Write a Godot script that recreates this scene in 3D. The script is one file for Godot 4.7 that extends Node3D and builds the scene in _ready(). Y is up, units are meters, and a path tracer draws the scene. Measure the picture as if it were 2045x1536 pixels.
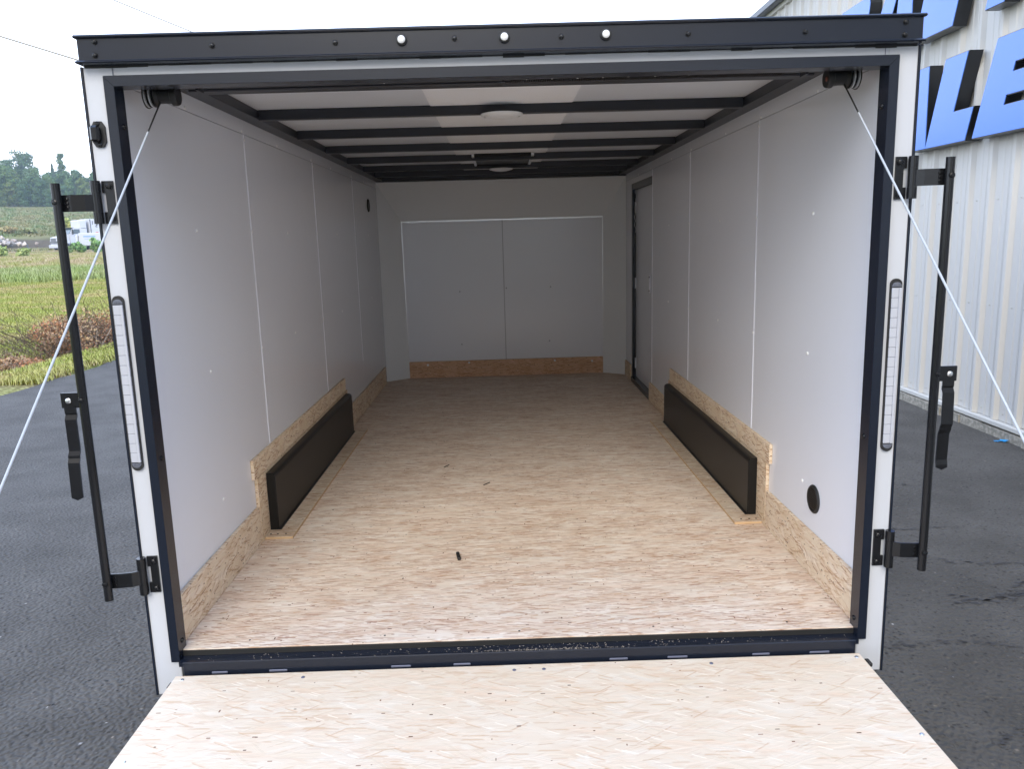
extends Node3D
# Rear view into an open, empty enclosed cargo trailer parked on asphalt beside a metal building.
# Trailer frame of reference: x to the right, y up (0 = cargo floor), z towards the viewer (0 = rear frame).

const GROUND := -0.55          # asphalt level below the cargo floor
const EYE := Vector3(-0.023, 1.236, 2.2578)
var M := {}                    # materials
var rng := RandomNumberGenerator.new()
var hill_noise := FastNoiseLite.new()
var tone_noise := FastNoiseLite.new()


func _ready() -> void:
	rng.seed = 7
	# ---- camera
	var cam := Camera3D.new()
	cam.name = "camera"
	cam.position = EYE
	cam.rotation = Vector3(-0.184, -0.0097, -0.0289)
	cam.fov = 52.3
	cam.near = 0.05
	cam.far = 2000.0
	add_child(cam)
	cam.current = true
	# ---- sky: bright, thin overcast
	var sm := ProceduralSkyMaterial.new()
	sm.sky_horizon_color = Color(0.91, 0.94, 0.985)
	sm.sky_top_color = Color(0.56, 0.665, 0.86)
	sm.sky_curve = 0.4
	sm.sky_energy_multiplier = 1.25
	sm.ground_horizon_color = Color(0.62, 0.63, 0.62)
	sm.ground_bottom_color = Color(0.36, 0.37, 0.38)
	sm.sun_angle_max = 30.0
	sm.sun_curve = 0.3
	var sky := Sky.new()
	sky.sky_material = sm
	var env := Environment.new()
	env.background_mode = Environment.BG_SKY
	env.sky = sky
	env.tonemap_mode = Environment.TONE_MAPPER_LINEAR
	env.tonemap_exposure = 2.6
	env.fog_enabled = true
	env.fog_density = 0.00045
	env.fog_light_color = Color(0.82, 0.90, 0.93)
	env.sdfgi_enabled = true
	env.ssao_enabled = true
	env.ssil_enabled = true
	var we := WorldEnvironment.new()
	we.name = "world_environment"
	we.environment = env
	add_child(we)
	var sun := DirectionalLight3D.new()
	sun.name = "sun"
	sun.light_energy = 0.37
	sun.light_color = Color(1.0, 0.975, 0.94)
	sun.light_angular_distance = 36.0
	sun.shadow_enabled = true
	sun.rotation_degrees = Vector3(-36, -8, 0)
	add_child(sun)

	hill_noise.seed = 3
	hill_noise.frequency = 0.02
	hill_noise.fractal_octaves = 4
	tone_noise.seed = 11
	tone_noise.frequency = 0.09
	tone_noise.fractal_octaves = 4
	make_materials()
	build_ground()
	build_building()
	build_trailer()
	build_letters()
	build_loose_things()
	build_roadside()
	build_forest()
	build_grass()


# =====================================================================  nodes and metas
func tag(o: Node, label: String, category: String, group := "") -> void:
	o.set_meta("label", label)
	o.set_meta("category", category)
	if group:
		o.set_meta("group", group)


func thing(called: String, label: String, category: String, at := Vector3.ZERO, turn := 0.0, group := "") -> Node3D:
	var o := Node3D.new()
	o.name = called
	add_child(o, true)
	o.position = at
	o.rotation.y = turn
	tag(o, label, category, group)
	return o


func node(called: String, parent: Node3D, at := Vector3.ZERO) -> Node3D:
	var o := Node3D.new()
	o.name = called
	parent.add_child(o, true)
	o.position = at
	return o


func put(called: String, mesh: Mesh, mat: Material, parent: Node3D = null, at := Vector3.ZERO, turn := Vector3.ZERO) -> MeshInstance3D:
	var o := MeshInstance3D.new()
	o.name = called
	o.mesh = mesh
	o.material_override = mat
	if parent == null:
		add_child(o, true)
	else:
		parent.add_child(o, true)
	o.position = at
	o.rotation = turn
	return o


# =====================================================================  shape helpers
func mb() -> SurfaceTool:
	var st := SurfaceTool.new()
	st.begin(Mesh.PRIMITIVE_TRIANGLES)
	return st


func vert(st: SurfaceTool, p: Vector3, n: Vector3, uv: Vector2) -> void:
	st.set_normal(n)
	st.set_uv(uv)
	st.add_vertex(p)


func uvof(p: Vector3, n: Vector3) -> Vector2:
	var a := n.abs()
	if a.y >= a.x and a.y >= a.z:
		return Vector2(p.x, p.z)
	if a.x >= a.z:
		return Vector2(p.z, -p.y)
	return Vector2(p.x, -p.y)


func tri(st: SurfaceTool, a: Vector3, b: Vector3, c: Vector3, n: Vector3) -> void:
	var g := (b - a).cross(c - a)
	if g.dot(n) > 0.0:           # front faces run clockwise
		var t := b
		b = c
		c = t
	vert(st, a, n, uvof(a, n))
	vert(st, b, n, uvof(b, n))
	vert(st, c, n, uvof(c, n))


func quad(st: SurfaceTool, a: Vector3, b: Vector3, c: Vector3, d: Vector3, n: Vector3) -> void:
	tri(st, a, b, c, n)
	tri(st, a, c, d, n)


# box from lo to hi; c > 0 chamfers all twelve edges
func box(st: SurfaceTool, lo: Vector3, hi: Vector3, c := 0.0) -> void:
	var mid := (lo + hi) / 2.0
	var h := (hi - lo) / 2.0
	c = minf(c, minf(h.x, minf(h.y, h.z)) * 0.9)
	var axes := [Vector3(1, 0, 0), Vector3(0, 1, 0), Vector3(0, 0, 1)]
	for i in 3:
		var n: Vector3 = axes[i]
		var u: Vector3 = axes[(i + 1) % 3]
		var v: Vector3 = axes[(i + 2) % 3]
		var hu: float = h[(i + 1) % 3]
		var hv: float = h[(i + 2) % 3]
		var hn: float = h[i]
		for s in [-1.0, 1.0]:
			var o: Vector3 = mid + n * hn * s
			var uu := u * (hu - c)
			var vv := v * (hv - c)
			quad(st, o + uu + vv, o - uu + vv, o - uu - vv, o + uu - vv, n * s)
		if c > 0.0:
			for s in [-1.0, 1.0]:       # edges that run along n
				for t in [-1.0, 1.0]:
					var e: Vector3 = mid + u * s * (hu - c) + v * t * hv
					var f: Vector3 = mid + u * s * hu + v * t * (hv - c)
					var w := n * (hn - c)
					quad(st, e + w, e - w, f - w, f + w, (u * s + v * t).normalized())
	if c > 0.0:
		for sx in [-1.0, 1.0]:
			for sy in [-1.0, 1.0]:
				for sz in [-1.0, 1.0]:
					var k := Vector3(sx, sy, sz)
					tri(st, mid + k * Vector3(h.x, h.y - c, h.z - c), mid + k * Vector3(h.x - c, h.y, h.z - c), mid + k * Vector3(h.x - c, h.y - c, h.z), k.normalized())


func boxm(lo: Vector3, hi: Vector3, c := 0.0) -> ArrayMesh:
	var st := mb()
	box(st, Vector3(minf(lo.x, hi.x), minf(lo.y, hi.y), minf(lo.z, hi.z)), Vector3(maxf(lo.x, hi.x), maxf(lo.y, hi.y), maxf(lo.z, hi.z)), c)
	return st.commit()


func ring(p: Vector3, u: Vector3, v: Vector3, r: float, n: int) -> Array:
	var a := []
	for i in n:
		var t := TAU * i / n
		a.append(p + (u * cos(t) + v * sin(t)) * r)
	return a


# lathe: profile of Vector2(radius, height) about the axis through o
func lathe(st: SurfaceTool, o: Vector3, axis: Vector3, profile: Array, n := 16) -> void:
	axis = axis.normalized()
	var u := axis.cross(Vector3(0.31, 0.93, 0.17)).normalized()
	var v := axis.cross(u)
	for k in profile.size() - 1:
		var a: Vector2 = profile[k]
		var b: Vector2 = profile[k + 1]
		var d := (b - a)
		if d.length() < 1e-7:
			continue
		var slope := Vector2(d.y, -d.x).normalized()
		for i in n:
			var t0 := TAU * i / n
			var t1 := TAU * (i + 1) / n
			var e0 := u * cos(t0) + v * sin(t0)
			var e1 := u * cos(t1) + v * sin(t1)
			var n0 := (e0 * slope.x + axis * slope.y).normalized()
			var n1 := (e1 * slope.x + axis * slope.y).normalized()
			var p := [o + e0 * a.x + axis * a.y, o + e1 * a.x + axis * a.y, o + e1 * b.x + axis * b.y, o + e0 * b.x + axis * b.y]
			var ns := [n0, n1, n1, n0]
			for f in [[0, 1, 2], [0, 2, 3]]:
				var A: Vector3 = p[f[0]]
				var B: Vector3 = p[f[1]]
				var C: Vector3 = p[f[2]]
				var g := (B - A).cross(C - A)
				if g.length() < 1e-12:
					continue
				var order := [f[0], f[1], f[2]] if g.dot(n0 + n1) < 0.0 else [f[0], f[2], f[1]]
				for q in order:
					vert(st, p[q], ns[q], Vector2(t0 if q in [0, 3] else t1, p[q].dot(axis)))


func tube(st: SurfaceTool, pts: Array, r: float, n := 8, caps := true) -> void:
	var rings := []
	var us := []
	for k in pts.size():
		var d: Vector3 = (pts[mini(k + 1, pts.size() - 1)] - pts[maxi(k - 1, 0)]).normalized()
		var u: Vector3
		if k == 0:
			u = d.cross(Vector3(0.31, 0.93, 0.17)).normalized()
		else:
			u = (us[k - 1] - d * us[k - 1].dot(d)).normalized()
		us.append(u)
		rings.append(ring(pts[k], u, d.cross(u), r, n))
	for k in pts.size() - 1:
		for i in n:
			var j := (i + 1) % n
			var p := [rings[k][i], rings[k][j], rings[k + 1][j], rings[k + 1][i]]
			var ns := [(p[0] - pts[k]).normalized(), (p[1] - pts[k]).normalized(), (p[2] - pts[k + 1]).normalized(), (p[3] - pts[k + 1]).normalized()]
			for f in [[0, 1, 2], [0, 2, 3]]:
				var g: Vector3 = (p[f[1]] - p[f[0]]).cross(p[f[2]] - p[f[0]])
				var order: Array = f if g.dot(ns[f[0]]) < 0.0 else [f[0], f[2], f[1]]
				for q in order:
					vert(st, p[q], ns[q], Vector2(float(q % 2), float(k)))
	if caps:
		for e in [0, pts.size() - 1]:
			var out: Vector3 = (pts[0] - pts[1]).normalized() if e == 0 else (pts[e] - pts[e - 1]).normalized()
			for i in n:
				tri(st, pts[e], rings[e][i], rings[e][(i + 1) % n], out)


func tubem(pts: Array, r: float, n := 8) -> ArrayMesh:
	var st := mb()
	tube(st, pts, r, n)
	return st.commit()


func lathem(axis: Vector3, profile: Array, n := 16) -> ArrayMesh:
	var st := mb()
	lathe(st, Vector3.ZERO, axis, profile, n)
	return st.commit()


# prism: a flat outline (x along u, y along v) from o, thick along w
func prism(st: SurfaceTool, outline: PackedVector2Array, o: Vector3, u: Vector3, v: Vector3, w: Vector3) -> void:
	var idx := Geometry2D.triangulate_polygon(outline)
	var n := w.normalized()
	var at := func(p: Vector2) -> Vector3: return o + u * p.x + v * p.y
	for k in range(0, idx.size(), 3):
		var a: Vector3 = at.call(outline[idx[k]])
		var b: Vector3 = at.call(outline[idx[k + 1]])
		var c: Vector3 = at.call(outline[idx[k + 2]])
		tri(st, a, b, c, -n)
		tri(st, a + w, b + w, c + w, n)
	var area := 0.0
	for k in outline.size():
		area += outline[k].cross(outline[(k + 1) % outline.size()])
	for k in outline.size():
		var p := outline[k]
		var q := outline[(k + 1) % outline.size()]
		if p.distance_to(q) < 1e-6:
			continue
		var d := (q - p).normalized()
		var out2 := Vector2(d.y, -d.x) * signf(area)
		var nn := (u * out2.x + v * out2.y).normalized()
		var A: Vector3 = at.call(p)
		var B: Vector3 = at.call(q)
		quad(st, A, B, B + w, A + w, nn)


# =====================================================================  materials
func lin(r: float, g: float, b: float) -> Color:
	return Color(r, g, b).linear_to_srgb()


func mat(called: String, color: Color, rough: float, metal := 0.0) -> StandardMaterial3D:
	var m := StandardMaterial3D.new()
	m.resource_name = called
	m.albedo_color = color
	m.roughness = rough
	m.metallic = metal
	M[called] = m
	return m


func noise_tex(sd: int, freq: float, size: int, colors: Array, offsets: Array, octaves := 4, normal := false, bump := 4.0) -> NoiseTexture2D:
	var n := FastNoiseLite.new()
	n.seed = sd
	n.frequency = freq
	n.fractal_octaves = octaves
	var t := NoiseTexture2D.new()
	t.width = size
	t.height = size
	t.seamless = true
	t.noise = n
	if normal:
		t.as_normal_map = true
		t.bump_strength = bump
	elif colors.size() > 0:
		var g := Gradient.new()
		g.offsets = PackedFloat32Array(offsets)
		g.colors = PackedColorArray(colors)
		t.color_ramp = g
	return t


# one wood strand as a small picture: soft ragged ends, fine grain along it
func strand(length: int, width: int, angle: float, color: Color, alpha: float, r: RandomNumberGenerator) -> Image:
	var c := absf(cos(angle))
	var s := absf(sin(angle))
	var w := int(length * c + width * s) + 4
	var h := int(length * s + width * c) + 4
	var im := Image.create_empty(w, h, false, Image.FORMAT_RGBA8)
	var ph := r.randf() * 10.0
	var grain := []
	for i in width + 2:
		grain.append(r.randf_range(-0.07, 0.07))
	var ragged := []
	for i in width + 2:
		ragged.append(r.randf_range(0.0, 0.22))
	for y in h:
		for x in w:
			var px := x - w / 2.0
			var py := y - h / 2.0
			var a := px * cos(angle) + py * sin(angle)
			var b := -px * sin(angle) + py * cos(angle) + sin(a * 0.06 + ph) * width * 0.12
			var e := absf(b) / (width / 2.0)
			var row := clampi(int(b + width / 2.0), 0, width + 1)
			var f: float = absf(a) / (length / 2.0) + ragged[row]
			if e > 1.0 or f > 1.0:
				continue
			var k := minf((1.0 - e) * width * 0.35, 1.0) * minf((1.0 - f) * 6.0, 1.0)
			var g: float = grain[row]
			im.set_pixel(x, y, Color(clampf(color.r + g, 0, 1), clampf(color.g + g, 0, 1), clampf(color.b + g, 0, 1), alpha * k))
	return im


func stamp(im: Image, pic: Image, p: Vector2i, size: int) -> void:      # laid down so that the picture tiles
	var full := Rect2i(Vector2i.ZERO, pic.get_size())
	for ox in [0, -size]:
		for oy in [0, -size]:
			var q := p + Vector2i(ox, oy)
			if q.x + pic.get_width() > 0 and q.y + pic.get_height() > 0:
				im.blend_rect(pic, full, q)


# oriented strand board, tileable; most strands lie along the picture's x
func osb(sd: int, size: int, ground: Color, tones: Array, darks: Array, counts: Array, spread_angle: float, specks: int, dark_share: float) -> ImageTexture:
	var r := RandomNumberGenerator.new()
	r.seed = sd
	var im := Image.create_empty(size, size, false, Image.FORMAT_RGBA8)
	im.fill(ground)
	# broad pale flakes lie at the bottom
	var flakes := []
	for t in tones:
		for k in 3:
			flakes.append(strand(int(r.randf_range(80, 150)), int(r.randf_range(14, 30)), r.randfn(0.0, spread_angle), t, r.randf_range(0.35, 0.7), r))
	for k in counts[0]:
		stamp(im, flakes[r.randi() % flakes.size()], Vector2i(r.randi() % size, r.randi() % size), size)
	# brown fibres in clusters, where darker wood was sliced
	var fibres := []
	for t in darks:
		for k in 8:
			fibres.append(strand(int(r.randf_range(24, 80)), int(r.randf_range(3, 8)), r.randfn(0.0, spread_angle * 1.2), t, r.randf_range(0.2, 0.7), r))
	var pales := []
	for k in 10:
		pales.append(strand(int(r.randf_range(40, 120)), int(r.randf_range(3, 9)), r.randfn(0.0, spread_angle), tones[r.randi() % tones.size()].lightened(0.25), r.randf_range(0.3, 0.7), r))
	for k in counts[1]:
		var c := Vector2(r.randf() * size, r.randf() * size)
		for n in r.randi_range(2, int(4 + 18 * dark_share)):
			var p := c + Vector2(r.randfn() * 70.0, r.randfn() * 15.0 * (1.0 + spread_angle * 4.0))
			stamp(im, fibres[r.randi() % fibres.size()], Vector2i(posmod(int(p.x), size), posmod(int(p.y), size)), size)
	for k in counts[2]:
		stamp(im, (pales if r.randf() < 0.7 else fibres)[r.randi() % pales.size()], Vector2i(r.randi() % size, r.randi() % size), size)
	# short dark slivers of bark
	for k in specks:
		var w := r.randi_range(4, 13)
		var h := r.randi_range(2, 4)
		if r.randf() < 0.2:
			var t := w
			w = h
			h = t
		im.fill_rect(Rect2i(r.randi() % (size - 14), r.randi() % (size - 14), w, h), Color(0.34, 0.24, 0.18).lerp(Color(0.60, 0.44, 0.34), r.randf()))
	im.generate_mipmaps()
	return ImageTexture.create_from_image(im)


func wood(called: String, tex: Texture2D, tint: Color, offset: Vector3, metres := 2.048) -> StandardMaterial3D:
	var m := mat(called, tint, 0.72)
	m.albedo_texture = tex
	m.uv1_scale = Vector3.ONE / metres
	m.uv1_offset = offset
	return m


func make_materials() -> void:
	# painted and plated metal
	mat("white_paint", lin(0.505, 0.525, 0.565), 0.3)
	var bm := mat("black_metal", lin(0.008, 0.0115, 0.021), 0.26)
	bm.metallic_specular = 0.45
	mat("black_gloss", lin(0.009, 0.0095, 0.011), 0.2).metallic_specular = 0.4
	mat("black_matte", lin(0.012, 0.012, 0.012), 0.55)
	mat("black_dull", lin(0.010, 0.0095, 0.009), 0.36).metallic_specular = 0.35
	mat("beam_black", lin(0.016, 0.018, 0.024), 0.4)
	mat("aluminium", lin(0.75, 0.76, 0.78), 0.32, 1.0)
	mat("zinc", lin(0.72, 0.73, 0.74), 0.28, 1.0)
	mat("cable_steel", lin(0.62, 0.64, 0.66), 0.45, 0.6)
	mat("worn_steel", lin(0.13, 0.14, 0.19), 0.5, 0.3)
	# interior lining
	var vw := mat("vinyl", lin(0.77, 0.79, 0.84), 0.2)
	vw.normal_enabled = true
	vw.normal_texture = noise_tex(5, 0.012, 512, [], [], 3, true, 0.6)
	vw.normal_scale = 0.25
	mat("vinyl_trim", lin(0.79, 0.81, 0.88), 0.3)
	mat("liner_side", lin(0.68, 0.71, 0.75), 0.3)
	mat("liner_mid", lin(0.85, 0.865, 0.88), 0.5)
	mat("nose_liner", lin(0.80, 0.82, 0.83), 0.4)
	mat("screw_white", lin(0.85, 0.85, 0.85), 0.25)
	mat("lens_white", lin(0.74, 0.75, 0.75), 0.3)
	# oriented strand board
	var tones := [Color(0.89, 0.85, 0.80), Color(0.85, 0.79, 0.73), Color(0.88, 0.82, 0.76), Color(0.92, 0.90, 0.87), Color(0.84, 0.76, 0.69), Color(0.86, 0.79, 0.73), Color(0.87, 0.85, 0.82)]
	var floor_tex := osb(21, 2048, Color(0.86, 0.82, 0.77), tones, [Color(0.66, 0.51, 0.42), Color(0.72, 0.59, 0.47), Color(0.58, 0.43, 0.36), Color(0.70, 0.60, 0.53)], [3600, 1500, 5000], 0.15, 900, 0.8)
	var ramp_tex := osb(22, 2048, Color(0.90, 0.86, 0.81), [Color(0.91, 0.88, 0.84), Color(0.89, 0.85, 0.79), Color(0.93, 0.91, 0.88), Color(0.90, 0.85, 0.79), Color(0.88, 0.81, 0.74), Color(0.92, 0.89, 0.85)], [Color(0.83, 0.73, 0.63), Color(0.87, 0.80, 0.72), Color(0.79, 0.67, 0.57), Color(0.85, 0.79, 0.74)], [3600, 700, 6500], 0.26, 260, 0.34)
	var kick_tex := osb(23, 1024, Color(0.88, 0.80, 0.69), [Color(0.89, 0.82, 0.72), Color(0.85, 0.75, 0.63), Color(0.91, 0.85, 0.77), Color(0.87, 0.78, 0.67)], [Color(0.76, 0.61, 0.46), Color(0.70, 0.53, 0.38), Color(0.58, 0.42, 0.31)], [900, 260, 1300], 0.36, 420, 0.5)
	for k in 4:
		wood("floor_%d" % k, floor_tex, Color(0.99, 0.968, 0.945), Vector3(0.31 * k, 0.43 * k + 0.1, 0))
	wood("ramp_board", ramp_tex, Color(0.948, 0.918, 0.866), Vector3(0.2, 0.3, 0))
	wood("kick_a", kick_tex, Color(1, 1, 1), Vector3(0.1, 0.2, 0), 1.024)
	wood("kick_b", kick_tex, Color(0.97, 0.96, 0.94), Vector3(0.55, 0.63, 0), 1.024)
	wood("kick_front", kick_tex, Color(0.94, 0.84, 0.78), Vector3(0.35, 0.15, 0), 0.8)
	wood("shim", floor_tex, Color(0.93, 0.90, 0.85), Vector3(0.7, 0.1, 0))
	mat("osb_edge", Color(0.78, 0.66, 0.51), 0.8)
	# ground
	asphalt()
	# building
	mat("siding", lin(0.58, 0.55, 0.49), 0.7)
	mat("siding_trim", lin(0.54, 0.52, 0.46), 0.5)
	mat("gutter", lin(0.05, 0.06, 0.075), 0.4)
	var concrete := mat("concrete", Color.WHITE, 0.9)
	concrete.albedo_texture = noise_tex(8, 0.03, 512, [Color(0.50, 0.48, 0.43), Color(0.66, 0.63, 0.57)], [0.3, 0.75])
	mat("letter_blue", lin(0.095, 0.225, 0.66), 0.25)
	mat("letter_return", lin(0.012, 0.012, 0.013), 0.3)
	mat("roofing", lin(0.35, 0.36, 0.38), 0.5)


func asphalt() -> void:
	var r := RandomNumberGenerator.new()
	r.seed = 77
	var size := 2048                       # 8.192 m a side
	var n1 := FastNoiseLite.new()
	n1.seed = 4
	n1.frequency = 0.006
	n1.fractal_octaves = 5
	var im := n1.get_seamless_image(size, size, false, false, 0.1, true)
	im.convert(Image.FORMAT_RGBA8)
	# pull the contrast in: blend the patch noise over a flat grey
	var base := Image.create_empty(size, size, false, Image.FORMAT_RGBA8)
	base.fill(Color(0.285, 0.267, 0.241))
	var veil := Image.create_empty(size, size, false, Image.FORMAT_RGBA8)
	veil.fill(Color(0.285, 0.267, 0.241, 0.90))
	im.blend_rect(veil, Rect2i(0, 0, size, size), Vector2i.ZERO)
	# stones in the surface
	for k in 90000:
		var v := r.randfn(0.268, 0.07)
		var s := r.randi_range(1, 3)
		im.fill_rect(Rect2i(r.randi() % (size - 3), r.randi() % (size - 3), s, r.randi_range(1, 3)), Color(v, v * 0.935, v * 0.84))
	for k in 160:
		var v := r.randf_range(0.5, 0.75)
		im.fill_rect(Rect2i(r.randi() % (size - 3), r.randi() % (size - 3), r.randi_range(1, 3), r.randi_range(1, 3)), Color(v, v * 0.97, v * 0.92))
	im.generate_mipmaps()
	var tex := ImageTexture.create_from_image(im)
	var m := mat("asphalt", Color(0.95, 0.95, 0.95), 0.9)
	m.albedo_texture = tex
	m.uv1_scale = Vector3.ONE / 8.192
	m.normal_enabled = true
	m.normal_texture = noise_tex(6, 0.32, 1024, [], [], 3, true, 6.0)
	m.normal_scale = 0.4
	# oily tyre smears and cracks as thin dark films of tar
	mat("tar", lin(0.052, 0.050, 0.050), 0.85)


# =====================================================================  terrain
func knots(s: float, k: Array) -> float:
	for i in k.size() - 1:
		if s < k[i + 1][0]:
			var t: float = clampf((s - k[i][0]) / (k[i + 1][0] - k[i][0]), 0.0, 1.0)
			t = t * t * (3.0 - 2.0 * t) * 0.4 + t * 0.6
			return lerpf(k[i][1], k[i + 1][1], t)
	return k[k.size() - 1][1]


const OUT := Vector3(-0.5, 0, -0.866)      # away from the viewer, across the highway
const ALONG := Vector3(0.866, 0, -0.5)     # along the highway, to the right


func at(s: float, l: float) -> Vector3:
	var p := Vector3(EYE.x, 0, EYE.z) + OUT * s + ALONG * l
	p.y = height(p.x, p.z)
	return p


func height(x: float, z: float) -> float:
	var q := Vector3(x - EYE.x, 0, z - EYE.z)
	var s := q.dot(OUT)
	var l := q.dot(ALONG)
	var a := -6.45 - x
	if z < -60.0:
		a = maxf(a, -60.0 - z)
	if a < 0.0:
		return GROUND - 0.06
	var near := knots(a, [[0.0, -0.56], [0.25, -0.52], [0.9, -0.53], [1.7, -0.80], [3.6, -0.46], [9.0, -0.28], [30.0, 0.1]])
	var far := knots(s, [[15.0, -0.5], [26.0, -0.38], [42.0, -0.12], [80.0, 0.66], [105.0, 1.02], [116.0, 1.30], [128.0, 1.34], [136.0, 1.5], [150.0, 3.0], [165.0, 5.4], [180.0, 6.0], [300.0, 15.2], [345.0, 21.0], [400.0, 21.0], [700.0, 21.0]])
	var w := smoothstep(3.0, 14.0, a) * smoothstep(12.0, 30.0, s)
	var h := lerpf(near, far, w)
	h += hill_noise.get_noise_2d(x * 2.0, z * 2.0) * 0.12 * smoothstep(0.8, 4.0, a)
	h += hill_noise.get_noise_2d(x, z) * 2.2 * smoothstep(135.0, 190.0, s) * (1.0 - smoothstep(255.0, 300.0, s))
	# weedy spoil bank beyond the road, cut open to bare earth on its right
	var m := exp(-pow((s - 172.0) / 9.0, 2.0) - pow((l + 9.5) / 6.5, 2.0))
	h += 2.6 * m
	return h


func ground_tone(x: float, z: float) -> Color:
	var q := Vector3(x - EYE.x, 0, z - EYE.z)
	var s := q.dot(OUT)
	var l := q.dot(ALONG)
	var a := -6.45 - x
	var n := tone_noise.get_noise_2d(x * 3.0, z * 3.0)
	var n2 := tone_noise.get_noise_2d(x + 50.0, z - 20.0)
	var mown := Color(0.25, 0.29, 0.08).lerp(Color(0.38, 0.32, 0.17), clampf(0.35 + n * 1.3, 0, 1))
	var c := mown
	if a < 3.4:
		c = c.lerp(Color(0.22, 0.16, 0.09), clampf((1.0 - absf(a - 1.7) / 1.5) * 0.8 + n * 0.8, 0, 1))
	var dry := Color(0.38, 0.32, 0.21).lerp(Color(0.25, 0.28, 0.10), clampf(0.4 + n2 * 1.6, 0, 1))
	c = c.lerp(dry, smoothstep(36.0, 46.0, s))
	var gravel := Color(0.34, 0.31, 0.27)
	c = c.lerp(gravel, smoothstep(107.0, 109.0, s) * (1.0 - smoothstep(110.0, 112.0, s)) * 0.8)
	var meadow := Color(0.26, 0.29, 0.12).lerp(Color(0.35, 0.30, 0.16), clampf(0.4 + n2 * 1.8, 0, 1))
	c = c.lerp(meadow, smoothstep(128.0, 150.0, s))
	var earth := smoothstep(136.0, 140.0, s) * (1.0 - smoothstep(152.0, 157.0, s)) * smoothstep(-7.0, -4.0, l) * (1.0 - smoothstep(14.0, 22.0, l))
	c = c.lerp(Color(0.115, 0.085, 0.065), earth * 0.9)
	c = c.lerp(Color(0.24, 0.20, 0.14), smoothstep(128.0, 130.0, s) * (1.0 - smoothstep(134.0, 138.0, s)) * 0.8)
	return c


func spread(stops: Array) -> PackedFloat32Array:   # [from, to, step] runs
	var a := PackedFloat32Array()
	for r in stops:
		var v: float = r[0]
		while v < r[1] - 1e-4:
			a.append(v)
			v += r[2]
	a.append(stops[stops.size() - 1][1])
	return a


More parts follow.
